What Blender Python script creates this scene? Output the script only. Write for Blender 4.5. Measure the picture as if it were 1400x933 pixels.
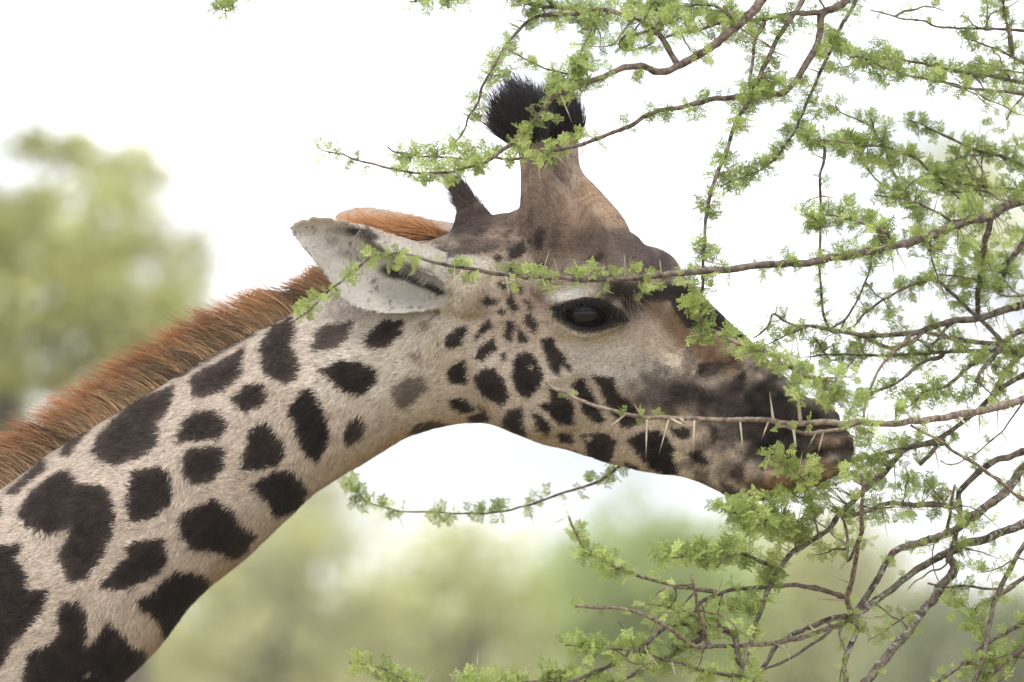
import bpy, math, random
import numpy as np

rng = np.random.default_rng(7)
random.seed(7)
R = math.radians
for o in list(bpy.data.objects):
    bpy.data.objects.remove(o)
SC = bpy.context.scene
COL = SC.collection

# ------------------------------------------------------------------ camera
CAM = np.array((0.0, -9.0, 2.6))
PITCH = R(5.0)
LENS, SENSOR = 200.0, 36.0
FPX = 1400 * LENS / SENSOR
FWD = np.array((0, math.cos(PITCH), math.sin(PITCH)))
UP = np.array((0, -math.sin(PITCH), math.cos(PITCH)))
S = 9.03 / FPX                       # metres per photo pixel at the giraffe
cam = bpy.data.cameras.new('camera')
cam.lens = LENS
cam.sensor_width = SENSOR
cam.clip_start = 0.1
cam.clip_end = 3000
cam.dof.use_dof = True
cam.dof.focus_distance = 8.83
cam.dof.aperture_fstop = 3.3
cam.dof.aperture_blades = 9
camo = bpy.data.objects.new('camera', cam)
camo.location = CAM
camo.rotation_euler = (R(90) + PITCH, 0, 0)
COL.objects.link(camo)
SC.camera = camo

# ------------------------------------------------------------------ sky and sun (bright thin overcast)
SUN_EL, SUN_AZ = R(58), R(205)       # azimuth from +Y clockwise: behind the camera, a little to its side
world = bpy.data.worlds.new('World')
SC.world = world
world.use_nodes = True
nt = world.node_tree
nt.nodes.clear()
sky = nt.nodes.new('ShaderNodeTexSky')
sky.sky_type = 'NISHITA'
sky.sun_disc = False
sky.sun_elevation = SUN_EL
sky.sun_rotation = SUN_AZ
sky.dust_density = 2.0
tc = nt.nodes.new('ShaderNodeTexCoord')
mp = nt.nodes.new('ShaderNodeMapping')
mp.inputs['Scale'].default_value = (1, 1, 2.2)
noi = nt.nodes.new('ShaderNodeTexNoise')
noi.inputs['Scale'].default_value = 7.0
noi.inputs['Detail'].default_value = 5.0
noi.inputs['Roughness'].default_value = 0.55
ramp = nt.nodes.new('ShaderNodeValToRGB')
ramp.color_ramp.elements[0].position = 0.36
ramp.color_ramp.elements[0].color = (0.75, 0.75, 0.75, 1)
ramp.color_ramp.elements[1].position = 0.56
ramp.color_ramp.elements[1].color = (1, 1, 1, 1)
mix = nt.nodes.new('ShaderNodeMix')
mix.data_type = 'RGBA'
noi2 = nt.nodes.new('ShaderNodeTexNoise')
noi2.inputs['Scale'].default_value = 11.0
noi2.inputs['Detail'].default_value = 3.0
ramp2 = nt.nodes.new('ShaderNodeValToRGB')
ramp2.color_ramp.elements[0].position = 0.37
ramp2.color_ramp.elements[0].color = (0.325, 0.342, 0.375, 1)
ramp2.color_ramp.elements[1].position = 0.60
ramp2.color_ramp.elements[1].color = (0.96, 0.965, 1, 1)
vs = nt.nodes.new('ShaderNodeVectorMath')
vs.operation = 'SCALE'
vs.inputs['Scale'].default_value = 12.2
bg = nt.nodes.new('ShaderNodeBackground')
bg.inputs['Strength'].default_value = 0.125
wo = nt.nodes.new('ShaderNodeOutputWorld')
L = nt.links.new
L(tc.outputs['Generated'], mp.inputs['Vector'])
L(mp.outputs['Vector'], noi2.inputs['Vector'])
L(noi2.outputs['Fac'], ramp2.inputs['Fac'])
L(ramp2.outputs['Color'], vs.inputs[0])
L(vs.outputs['Vector'], mix.inputs['B'])
L(mp.outputs['Vector'], noi.inputs['Vector'])
L(noi.outputs['Fac'], ramp.inputs['Fac'])
L(ramp.outputs['Color'], mix.inputs['Factor'])
L(sky.outputs['Color'], mix.inputs['A'])
L(mix.outputs['Result'], bg.inputs['Color'])
L(bg.outputs['Background'], wo.inputs['Surface'])

sun = bpy.data.lights.new('sun', 'SUN')
sun.energy = 1.5
sun.angle = R(16)
sun.color = (1.0, 0.95, 0.88)
suno = bpy.data.objects.new('sun', sun)
sd = np.array((math.sin(SUN_AZ) * math.cos(SUN_EL), math.cos(SUN_AZ) * math.cos(SUN_EL), math.sin(SUN_EL)))
from mathutils import Vector
suno.rotation_euler = Vector(-sd).to_track_quat('-Z', 'Y').to_euler()
suno.location = (0, -5, 12)
COL.objects.link(suno)

SC.view_settings.view_transform = 'Standard'
SC.view_settings.look = 'None'
SC.view_settings.gamma = 1
SC.view_settings.use_curve_mapping = False
SC.view_settings.exposure = 0.9
SC.render.engine = 'CYCLES'
SC.cycles.use_denoising = True
SC.cycles.max_bounces = 8
SC.cycles.transparent_max_bounces = 8

# ------------------------------------------------------------------ helpers
def P(px, py, Y):
    """photo pixel -> point on the vertical plane at depth Y"""
    px = np.asarray(px, float); py = np.asarray(py, float); Y = np.asarray(Y, float)
    dx = (px - 700) / FPX
    dv = (466.5 - py) / FPX
    d = FWD[None] + np.stack([dx, 0 * dx, 0 * dx], -1).reshape(-1, 3) + dv.reshape(-1, 1) * UP[None]
    t = (Y.reshape(-1) - CAM[1]) / d[:, 1]
    return CAM + d * t[:, None]

def PP(px, py, Y):
    return P([px], [py], [Y])[0]

def proj(v):
    r = v - CAM
    dep = r @ FWD
    return 700 + FPX * r[:, 0] / dep, 466.5 - FPX * (r @ UP) / dep

def smooth(a, b, x):
    t = np.clip((x - a) / (b - a), 0, 1)
    return t * t * (3 - 2 * t)

def catmull(pts, n):
    pts = np.asarray(pts, float)
    p = np.vstack([2 * pts[0] - pts[1], pts, 2 * pts[-1] - pts[-2]])
    out = []
    for i in range(len(pts) - 1):
        a, b, c, d = p[i], p[i + 1], p[i + 2], p[i + 3]
        for k in range(n):
            t = k / n
            out.append(0.5 * (2 * b + (c - a) * t + (2 * a - 5 * b + 4 * c - d) * t * t + (3 * b - a - 3 * c + d) * t ** 3))
    out.append(pts[-1])
    return np.array(out)

def vnoise(p, seed=0, freq=1.0):
    """cheap smooth value noise, p (n,k)"""
    p = np.asarray(p, float) * freq
    k = p.shape[1]
    i0 = np.floor(p).astype(np.int64)
    f = p - i0
    f = f * f * (3 - 2 * f)
    out = np.zeros(len(p))
    for c in range(2 ** k):
        h = np.full(len(p), seed * 1013 + 7, np.int64)
        w = np.ones(len(p))
        for d in range(k):
            b = (c >> d) & 1
            h = (h * 73856093) ^ ((i0[:, d] + b) * (19349663, 83492791, 49979687)[d])
            h = (h ^ (h >> 13)) * 1274126177
            w = w * (f[:, d] if b else 1 - f[:, d])
        h = (h ^ (h >> 16)) & 0xFFFFFF
        out += w * (h / float(0xFFFFFF))
    return out

def mesh_np(name, verts, faces, smooth_shade=True):
    """verts (n,3), faces (m,k) all of one size"""
    me = bpy.data.meshes.new(name)
    verts = np.ascontiguousarray(verts, np.float32)
    faces = np.ascontiguousarray(faces, np.int32)
    m, k = faces.shape
    me.vertices.add(len(verts)); me.vertices.foreach_set('co', verts.ravel())
    me.loops.add(m * k); me.loops.foreach_set('vertex_index', faces.ravel())
    me.polygons.add(m)
    me.polygons.foreach_set('loop_start', np.arange(0, m * k, k, dtype=np.int32))
    me.polygons.foreach_set('loop_total', np.full(m, k, np.int32))
    me.polygons.foreach_set('use_smooth', np.full(m, smooth_shade, bool))
    me.update(calc_edges=True)
    return me

def set_col(me, col, name='Col'):
    a = me.color_attributes.new(name, 'FLOAT_COLOR', 'POINT')
    c = np.ones((len(me.vertices), 4), np.float32)
    c[:, :3] = col
    a.data.foreach_set('color', c.ravel())

def obj(name, me, mat=None, parent=None, **props):
    o = bpy.data.objects.new(name, me)
    COL.objects.link(o)
    if mat is not None:
        me.materials.append(mat)
    if parent is not None:
        o.parent = parent
        if parent.type == 'EMPTY':
            o.matrix_parent_inverse = parent.matrix_world.inverted() if False else o.matrix_parent_inverse
    for k, v in props.items():
        o[k] = v
    return o

def empty(name, label, category, group=None):
    o = bpy.data.objects.new(name, None)
    COL.objects.link(o)
    o['label'] = label
    o['category'] = category
    if group:
        o['group'] = group
    return o

def grid_faces(nr, nc, closed=True):
    f = []
    for i in range(nr - 1):
        for j in range(nc if closed else nc - 1):
            j2 = (j + 1) % nc
            f.append((i * nc + j, i * nc + j2, (i + 1) * nc + j2, (i + 1) * nc + j))
    return f

class Soup:
    """collects closed shapes (quads/tris) for the voxel remesh"""
    def __init__(self):
        self.v, self.f, self.n = [], [], 0
    def add(self, v, f):
        v = np.asarray(v, float)
        self.v.append(v)
        self.f += [tuple(i + self.n for i in q) for q in f]
        self.n += len(v)
    def rings(self, rings):
        """list of (k,3) rings -> closed tube with fan caps"""
        r = np.array(rings)
        nr, k, _ = r.shape
        v = np.vstack([r.reshape(-1, 3), r[0].mean(0)[None], r[-1].mean(0)[None]])
        f = grid_faces(nr, k)
        a, b = nr * k, nr * k + 1
        f += [(a, (j + 1) % k, j) for j in range(k)]
        f += [(b, (nr - 1) * k + j, (nr - 1) * k + (j + 1) % k) for j in range(k)]
        self.add(v, f)
    def tube(self, pts, rad, k=20, n=6):
        pr = catmull(np.hstack([np.asarray(pts, float), np.asarray(rad, float)[:, None]]), n)
        self.rings(tube_rings(pr[:, :3], pr[:, 3], k))
    def blob(self, c, r, k=20):
        rings = []
        for i in range(1, 12):
            a = math.pi * i / 12
            t = np.linspace(0, 2 * math.pi, k, endpoint=False)
            rings.append(np.stack([c[0] + r[0] * math.sin(a) * np.cos(t), c[1] + r[1] * math.sin(a) * np.sin(t),
                                   np.full(k, c[2] + r[2] * math.cos(a))], -1))
        self.rings(rings)
    def sheet(self, grid, thick):
        """grid (a,b,3) -> closed slab of that thickness along +Y"""
        a, b, _ = grid.shape
        g2 = grid + np.asarray(thick).reshape(-1)[:, None] if False else grid.copy()
        g2[..., 1] += thick
        v = np.vstack([grid.reshape(-1, 3), g2.reshape(-1, 3)])
        f = []
        n = a * b
        for i in range(a - 1):
            for j in range(b - 1):
                q = (i * b + j, i * b + j + 1, (i + 1) * b + j + 1, (i + 1) * b + j)
                f.append(q)
                f.append(tuple(n + x for x in reversed(q)))
        rim = [(0, j) for j in range(b)] + [(i, b - 1) for i in range(1, a)] + [(a - 1, j) for j in range(b - 2, -1, -1)] + [(i, 0) for i in range(a - 2, 0, -1)]
        ids = [i * b + j for i, j in rim]
        for q in range(len(ids)):
            w = ids[(q + 1) % len(ids)]
            f.append((ids[q], n + ids[q], n + w, w))
        self.add(v, f)
    def remesh(self, voxel):
        me = bpy.data.meshes.new('tmp')
        me.from_pydata(np.vstack(self.v).tolist(), [], self.f)
        o = bpy.data.objects.new('tmp', me)
        COL.objects.link(o)
        m = o.modifiers.new('r', 'REMESH')
        m.mode = 'VOXEL'
        m.voxel_size = voxel
        dg = bpy.context.evaluated_depsgraph_get()
        ev = o.evaluated_get(dg)
        em = ev.to_mesh()
        v = np.empty(len(em.vertices) * 3, np.float32); em.vertices.foreach_get('co', v)
        lt = np.empty(len(em.polygons), np.int32); em.polygons.foreach_get('loop_total', lt)
        li = np.empty(len(em.loops), np.int32); em.loops.foreach_get('vertex_index', li)
        ev.to_mesh_clear()
        bpy.data.objects.remove(o)
        bpy.data.meshes.remove(me)
        assert (lt == 4).all()
        return v.reshape(-1, 3).astype(float), li.reshape(-1, 4)

def tube_rings(path, rad, k):
    path = np.asarray(path, float)
    tan = np.gradient(path, axis=0)
    tan /= np.linalg.norm(tan, axis=1)[:, None] + 1e-12
    up = np.array((0.0, -1.0, 0.13))
    rings = []
    t = np.linspace(0, 2 * math.pi, k, endpoint=False)
    for p, d, r in zip(path, tan, rad):
        a = np.cross(d, up)
        if np.linalg.norm(a) < 1e-4:
            a = np.cross(d, (1, 0, 0))
        a /= np.linalg.norm(a)
        b = np.cross(d, a)
        rings.append(p + r * (np.cos(t)[:, None] * a + np.sin(t)[:, None] * b))
    return rings

def laplace(v, edges, it, lam=0.5, w=None):
    n = len(v)
    deg = np.bincount(edges.ravel(), minlength=n).astype(float)
    for _ in range(it):
        acc = np.zeros_like(v)
        for k in range(3):
            acc[:, k] = np.bincount(edges[:, 0], v[edges[:, 1], k], n) + np.bincount(edges[:, 1], v[edges[:, 0], k], n)
        d = (acc / deg[:, None] - v) * lam
        if w is not None:
            d *= w[:, None]
        v = v + d
    return v

def quad_edges(f):
    e = np.vstack([f[:, [0, 1]], f[:, [1, 2]], f[:, [2, 3]], f[:, [3, 0]]])
    e.sort(axis=1)
    return np.unique(e, axis=0)

def vert_normals(v, f):
    n = np.cross(v[f[:, 2]] - v[f[:, 0]], v[f[:, 3]] - v[f[:, 1]])
    out = np.zeros_like(v)
    for c in range(4):
        for k in range(3):
            out[:, k] += np.bincount(f[:, c], n[:, k], len(v))
    return out / (np.linalg.norm(out, axis=1)[:, None] + 1e-12)

# ------------------------------------------------------------------ materials
def mat(name):
    m = bpy.data.materials.new(name)
    m.use_nodes = True
    b = m.node_tree.nodes['Principled BSDF']
    return m, m.node_tree, b

def noise_mat(name, c1, c2, scale, rough=0.8, bump=0.0, spec=0.3, lichen=None, lo=0.35, hi=0.65):
    m, t, b = mat(name)
    tcn = t.nodes.new('ShaderNodeTexCoord')
    n = t.nodes.new('ShaderNodeTexNoise')
    n.inputs['Scale'].default_value = scale
    n.inputs['Detail'].default_value = 6
    r = t.nodes.new('ShaderNodeValToRGB')
    r.color_ramp.elements[0].position = lo
    r.color_ramp.elements[0].color = (*c1, 1)
    r.color_ramp.elements[1].position = hi
    r.color_ramp.elements[1].color = (*c2, 1)
    t.links.new(tcn.outputs['Object'], n.inputs['Vector'])
    t.links.new(n.outputs['Fac'], r.inputs['Fac'])
    src = r.outputs['Color']
    if lichen:
        n2 = t.nodes.new('ShaderNodeTexNoise')
        n2.inputs['Scale'].default_value = lichen[1]
        n2.inputs['Detail'].default_value = 3
        t.links.new(tcn.outputs['Object'], n2.inputs['Vector'])
        r2 = t.nodes.new('ShaderNodeValToRGB')
        r2.color_ramp.elements[0].position = lichen[2]
        r2.color_ramp.elements[1].position = lichen[2] + 0.10
        n2.inputs['Detail'].default_value = 8
        n2.inputs['Distortion'].default_value = 1.2
        t.links.new(n2.outputs['Fac'], r2.inputs['Fac'])
        mx = t.nodes.new('ShaderNodeMix')
        mx.data_type = 'RGBA'
        mx.inputs['B'].default_value = (*lichen[0], 1)
        t.links.new(r2.outputs['Color'], mx.inputs['Factor'])
        t.links.new(src, mx.inputs['A'])
        src = mx.outputs['Result']
    t.links.new(src, b.inputs['Base Color'])
    b.inputs['Roughness'].default_value = rough
    b.inputs['Specular IOR Level'].default_value = spec
    if bump:
        bp = t.nodes.new('ShaderNodeBump')
        bp.inputs['Strength'].default_value = bump
        bp.inputs['Distance'].default_value = 0.003
        t.links.new(n.outputs['Fac'], bp.inputs['Height'])
        t.links.new(bp.outputs['Normal'], b.inputs['Normal'])
    return m

def attr_mat(name, rough=0.6, spec=0.2, trans=0.0, sheen=0.0, gain=1.0):
    m, t, b = mat(name)
    a = t.nodes.new('ShaderNodeAttribute')
    a.attribute_name = 'Col'
    t.links.new(a.outputs['Color'], b.inputs['Base Color'])
    b.inputs['Roughness'].default_value = rough
    b.inputs['Specular IOR Level'].default_value = spec
    if sheen:
        b.inputs['Sheen Weight'].default_value = sheen
        b.inputs['Sheen Roughness'].default_value = 0.5
    if trans:
        tr = t.nodes.new('ShaderNodeBsdfTranslucent')
        t.links.new(a.outputs['Color'], tr.inputs['Color'])
        mx = t.nodes.new('ShaderNodeMixShader')
        mx.inputs['Fac'].default_value = trans
        out = t.nodes['Material Output']
        t.links.new(b.outputs['BSDF'], mx.inputs[1])
        t.links.new(tr.outputs['BSDF'], mx.inputs[2])
        t.links.new(mx.outputs['Shader'], out.inputs['Surface'])
    return m

M_HIDE = attr_mat('giraffe hide', 0.85, 0.04)
M_FUR = attr_mat('short fur', 0.65, 0.06)
M_HAIR = attr_mat('mane hair', 0.45, 0.35, trans=0.28)
M_TUFT = attr_mat('horn tuft hair', 0.36, 0.35)
M_LEAF = attr_mat('acacia leaflets', 0.5, 0.3, trans=0.42)
M_FARLEAF = attr_mat('far foliage', 0.7, 0.1, trans=0.5)
M_BARK = noise_mat('acacia bark', (0.048, 0.038, 0.031), (0.20, 0.160, 0.130), 90, 0.85, 0.6)
M_TWIG = noise_mat('reddish twig bark', (0.058, 0.041, 0.034), (0.20, 0.150, 0.122), 110, 0.7, 0.4)
M_PALE = noise_mat('weathered pale bark', (0.095, 0.072, 0.055), (0.30, 0.24, 0.185), 120, 0.85, 0.8)
M_LICHEN = noise_mat('lichen covered bark', (0.05, 0.04, 0.03), (0.19, 0.155, 0.115), 80, 0.9, 0.8, 0.2, ((0.36, 0.365, 0.33), 90, 0.54))
M_THORN = noise_mat('ivory thorn', (0.33, 0.27, 0.19), (0.52, 0.46, 0.36), 60, 0.5, 0, 0.3)
M_TRUNK = noise_mat('far trunk bark', (0.06, 0.05, 0.04), (0.17, 0.14, 0.11), 6, 0.9, 0.3)
M_GROUND = noise_mat('dry savanna ground', (0.16, 0.13, 0.065), (0.32, 0.26, 0.15), 0.35, 0.95, 0)
M_GRASS = attr_mat('dry grass', 0.7, 0.2, trans=0.3)
M_EYE, _t, _b = mat('dark wet eye')
_b.inputs['Base Color'].default_value = (0.006, 0.005, 0.005, 1)
_b.inputs['Roughness'].default_value = 0.07
_b.inputs['Specular IOR Level'].default_value = 0.28
_lw = _t.nodes.new('ShaderNodeTexNoise'); _lw.inputs['Scale'].default_value = 40
_rr = _t.nodes.new('ShaderNodeValToRGB')
_rr.color_ramp.elements[0].color = (0.004, 0.0035, 0.0035, 1); _rr.color_ramp.elements[1].color = (0.012, 0.009, 0.008, 1)
_t.links.new(_lw.outputs['Fac'], _rr.inputs['Fac']); _t.links.new(_rr.outputs['Color'], _b.inputs['Base Color'])

# ------------------------------------------------------------------ ground
gv, gf = [], []
xs = np.concatenate([np.linspace(-600, -60, 10), np.linspace(-50, 50, 26), np.linspace(60, 600, 10)])
ys = np.concatenate([np.linspace(-300, -30, 6), np.linspace(-25, 110, 34), np.linspace(125, 1500, 14)])
gx, gy = np.meshgrid(xs, ys)
gz = 0.18 * (vnoise(np.stack([gx.ravel(), gy.ravel()], -1), 3, 0.12) - 0.5)
gv = np.stack([gx.ravel(), gy.ravel(), gz], -1)
gf = np.array(grid_faces(len(ys), len(xs), False))
obj('ground', mesh_np('ground', gv, gf), M_GROUND, label='dry savanna ground with thin yellow grass', kind='structure')

# ------------------------------------------------------------------ giraffe
YAW = 0.25                       # tan of the head's turn towards the viewer
SY, CY = math.sin(math.atan(YAW)), math.cos(math.atan(YAW))
def yawfac(px):
    return smooth(470, 720, np.asarray(px, float))
def ymid(px):
    px = np.asarray(px, float)
    # integral-like smooth bend
    t = np.clip(px - 470, 0, None)
    return -YAW * S * np.where(t < 250, t * t / 500.0, t - 125)
def latvec(px):
    k = yawfac(px)
    a = np.arctan(YAW * k)
    return np.stack([np.sin(a), np.cos(a), 0 * a], -1)

# (top x, top y, bottom x, bottom y, half width px, narrowing of the top, narrowing of the bottom)
ST = [(-820, 1120, -430, 1700, 190, 1, 1), (-560, 1010, -190, 1390, 165, 1, 1), (-330, 870, 20, 1160, 148, 1, 1),
      (-150, 764, 124, 984, 136, .95, 1), (-10, 677, 205, 898, 124, .92, 1), (66, 623, 272, 816, 114, .9, 1), (135, 581, 335, 764, 106, .88, 1),
      (200, 541, 390, 713, 99, .86, 1), (265, 501, 440, 668, 94, .85, 1), (335, 462, 487, 638, 90, .85, .95), (401, 427, 526, 616, 86, .85, .9),
      (450, 395, 562, 595, 84, .85, .85), (500, 364, 598, 585, 83, .85, .8), (550, 342, 635, 580, 84, .85, .72), (600, 326, 668, 580, 87, .9, .66),
      (650, 302, 705, 594, 91, .95, .62), (705, 292, 745, 608, 94, 1, .6), (760, 292, 790, 621, 95, 1, .58), (815, 304, 835, 635, 95, .98, .56),
      (860, 325, 880, 645, 90, .92, .56), (905, 348, 925, 652, 80, .85, .58), (945, 386, 965, 663, 70, .8, .62), (985, 430, 1000, 681, 63, .8, .7),
      (1025, 464, 1035, 686, 59, .82, .78), (1065, 506, 1070, 677, 57, .9, .85), (1095, 534, 1100, 668, 55, .95, .9), (1125, 558, 1125, 659, 51, 1, .95),
      (1150, 580, 1145, 648, 42, 1, 1), (1166, 598, 1158, 637, 27, 1, 1)]
st = catmull(ST, 4)
K = 64
ang = np.linspace(0, 2 * math.pi, K, endpoint=False)
rings = []
for tx, ty, bx, by, hw, nt_, nb_ in st:
    c = (1 - np.cos(ang)) / 2                       # 0 top .. 1 bottom
    ex = 2.25
    side = np.sign(np.sin(ang)) * (1 - np.abs(2 * c - 1) ** ex) ** (1 / ex)
    narrow = np.where(c < 0.5, nt_ + (1 - nt_) * smooth(0, .5, c), nb_ + (1 - nb_) * smooth(1, .45, c) if False else nb_ + (1 - nb_) * (1 - smooth(.45, 1, c)))
    px = tx + (bx - tx) * c
    py = ty + (by - ty) * c
    cp = (tx + bx) / 2
    base = P(px, py, ymid(px))
    lat = side * narrow * hw * S
    rings.append(base + lat[:, None] * latvec(px))
soup = Soup()
soup.rings(rings)

def lp(px, py, lat):
    """point drawn at photo pixel (px,py) on the near side, |lat| px off the mid plane; lat<0 near, >0 mirrored far side"""
    l = abs(lat) * S
    # near point: solve for mid plane position so that the drawn pixel is right
    m = float(px)
    for _ in range(4):
        lv = latvec(np.array([m]))[0]
        m = px + l * lv[0] / S
    Y = float(ymid(m)) - l * lv[1]
    p = PP(px, py, Y)
    return p if lat < 0 else p + 2 * l * lv

# horns
def horn(pts, lat0, lat1, sgn):
    q, r = [], []
    for i, (x, y, rr) in enumerate(pts):
        l = lat0 + (lat1 - lat0) * i / (len(pts) - 1)
        lv = latvec(np.array([x]))[0]
        q.append(PP(x, y, float(ymid(x)) + sgn * l * S * lv[1]))
        r.append(rr * S)
    soup.tube(q, r)
horn([(792, 372, 56), (770, 328, 58), (750, 285, 43), (735, 243, 24), (729, 210, 19.5), (724, 180, 20), (722, 168, 12)], 46, 50, -1)
horn([(838, 372, 44), (812, 324, 48), (795, 286, 38), (778, 245, 22), (772, 210, 19.5), (768, 180, 20), (766, 168, 12)], 40, 52, 1)
# rear crest
q = [lp(650, 330, -.1), lp(645, 300, -.1), lp(636, 275, -.1), lp(629, 258, -.1)]
soup.tube(q, [34 * S, 26 * S, 13 * S, 5 * S])
# frontal boss
soup.blob(PP(868, 377, float(ymid(868))), (64 * S, 58 * S, 43 * S))
soup.blob(PP(842, 352, float(ymid(842))), (44 * S, 50 * S, 40 * S))
soup.blob(lp(722, 316, -34), (38 * S, 30 * S, 32 * S))
soup.blob(lp(722, 316, 34), (38 * S, 30 * S, 32 * S))
for sg in (-1, 1):
    # cheek and jaw muscle, ear base, brow, nostril, lips
    def bl(px, py, lat, rx, ry, rz):
        soup.blob(lp(px, py, sg * lat), (rx * S, ry * S, rz * S))
    bl(745, 500, 46, 95, 46, 100)
    bl(642, 398, 70, 42, 42, 44)
    bl(612, 400, 74, 32, 30, 34)
    bl(800, 424, 64, 66, 44, 58)
    bl(1095, 575, 38, 40, 24, 30)
    bl(1060, 645, 30, 55, 26, 26)
    # brow ridge and lids
    for pts, r in (([(752, 424), (765, 409), (785, 401), (808, 400), (830, 408), (848, 424), (858, 438)], 8.5),
                   ([(758, 428), (768, 442), (785, 452), (803, 456), (822, 452), (842, 444), (858, 438)], 7)):
        soup.tube([lp(x, y, sg * (103 - 0.0016 * (x - 800) ** 2 - 0.004 * (y - 430) ** 2)) for x, y in pts], [r * .7 * S] + [r * S] * 5 + [r * .6 * S], 12, 4)
    soup.tube([lp(x, y, sg * l) for x, y, l in ((735, 400, 88), (760, 385, 98), (800, 374, 102), (840, 386, 96), (872, 408, 82))], [14 * S, 17 * S, 19 * S, 17 * S, 12 * S], 14, 4)

def ear(sg, dx, dy, sx=1.0):
    def e(x, y):
        return 610 + (x - 610) * sx + dx, y + dy
    top = catmull([(620, 352), (589, 336), (545, 321), (504, 309), (470, 300), (440, 296), (411, 299), (394, 309)], 5)
    bot = catmull([(632, 418), (600, 424), (573, 427), (540, 431), (504, 427), (470, 412), (437, 366), (398, 319)], 5)
    n, m = len(top), 17
    g = np.zeros((n, m, 3))
    for i in range(n):
        u = i / (n - 1)
        for j in range(m):
            v = j / (m - 1)
            x, y = top[i] * (1 - v) + bot[i] * v
            x, y = e(x, y)
            bowl = math.sin(math.pi * v) ** 0.8 * (34 * math.sin(math.pi * min(1, (1 - u) * .55 + .25)) if u < .98 else 8)
            lat = 86 + 46 * u ** .7 - 6 * u * u - bowl * (1 - .55 * u)
            g[i, j] = lp(x, y, sg * lat)
    soup.sheet(g, 0.0075 if sg < 0 else -0.0075)
    # front edge rolled over the opening
    a = catmull([(628, 350), (592, 337), (548, 321), (505, 309), (484, 303)], 5)
    b = catmull([(618, 402), (592, 376), (560, 362), (530, 345), (500, 322)], 5)
    n = len(a)
    g = np.zeros((n, 9, 3))
    for i in range(n):
        u = i / (n - 1)
        for j in range(9):
            v = j / 8
            x, y = e(*(a[i] * (1 - v) + b[i] * v))
            g[i, j] = lp(x, y, sg * (90 + 42 * u ** .7 + 16 * math.sin(math.pi * .5 * v) + 5))
    soup.sheet(g, 0.0075 if sg < 0 else -0.0075)
ear(-1, 0, 0)
ear(1, 36, -40, 0.92)

V, F = soup.remesh(0.0042)
E = quad_edges(F)
V = laplace(V, E, 5, 0.5)

def near_px(v):
    """photo pixel of every vertex, far side mirrored on to the near side"""
    px0 = 700 + (v[:, 0]) / S
    lv = latvec(px0)
    d = v[:, 1] - ymid(px0)
    w = v.copy()
    far = d > 0
    w[far] = v[far] - 2 * (d[far] / lv[far, 1])[:, None] * lv[far]
    x, y = proj(w)
    return x, y, d

# --- sculpted detail
X, Yp, D = near_px(V)
N = vert_normals(V, F)
sidef = np.clip(np.abs(N[:, 1]), 0, 1)
disp = np.zeros(len(V))
def seg_dist(x, y, pts):
    pts = np.asarray(pts, float)
    best = np.full(len(x), 1e9)
    for a, b in zip(pts[:-1], pts[1:]):
        d = b - a
        t = np.clip(((x - a[0]) * d[0] + (y - a[1]) * d[1]) / (d @ d), 0, 1)
        best = np.minimum(best, np.hypot(x - a[0] - t * d[0], y - a[1] - t * d[1]))
    return best
def groove(pts, w, depth):
    global disp
    disp -= depth * np.exp(-(seg_dist(X, Yp, pts) / w) ** 2) * sidef
groove([(1160, 615), (1135, 619), (1112, 624), (1085, 634), (1062, 641), (1040, 640)], 4.5, .013)      # mouth
groove([(1105, 558), (1118, 570), (1112, 582), (1095, 584)], 5, .010)                             # nostril
groove([(760, 465), (800, 478), (840, 470)], 7, .003)
groove([(1020, 600), (1035, 625), (1045, 650)], 8, .004)
groove([(640, 440), (672, 432), (690, 405)], 6, .006)
for k, pts in enumerate([[(600, 470), (598, 520), (606, 575)], [(588, 480), (585, 530), (588, 582)], [(574, 500), (570, 550), (572, 590)], [(612, 480), (610, 540), (622, 578)], [(540, 575), (530, 612)], [(525, 585), (512, 622)], [(555, 565), (546, 603)]]):
    groove(pts, 3.4, .0028)
disp += .004 * np.exp(-(seg_dist(X, Yp, [(752, 520), (800, 505), (880, 545), (960, 560)]) / 9) ** 2) * sidef
disp += .003 * np.exp(-(np.hypot(X - 806, Yp - 600) / 8) ** 2) + .0025 * np.exp(-(np.hypot(X - 727, Yp - 504) / 5) ** 2)
# muzzle wrinkles
wr = smooth(1040, 1090, X)
disp += .0010 * wr * np.sin(seg_dist(X, Yp, [(1108, 572), (1112, 578)]) * .55 + 2 * vnoise(np.stack([X, Yp], -1), 4, .06)) * sidef
disp += .005 * smooth(1050, 1090, X) * (vnoise(V, 7, 75) - .5) + .003 * smooth(1060, 1100, X) * (vnoise(V, 8, 130) - .5)
disp += .004 * (vnoise(V, 5, 22) - .5) + .002 * (vnoise(V, 6, 55) - .5)
V = V + N * disp[:, None]
# open the eye sockets
er = np.sqrt(((X - 801) / 31) ** 2 + ((Yp - 431 - .12 * (X - 802)) / 16.5) ** 2)
pushin = (1 - smooth(.8, 1.1, er)) * (np.abs(D) > 0.05)
V[:, 1] += np.where(D < 0, 1, -1) * .030 * pushin
V = laplace(V, E, 1, 0.5)
N = vert_normals(V, F)

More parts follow.
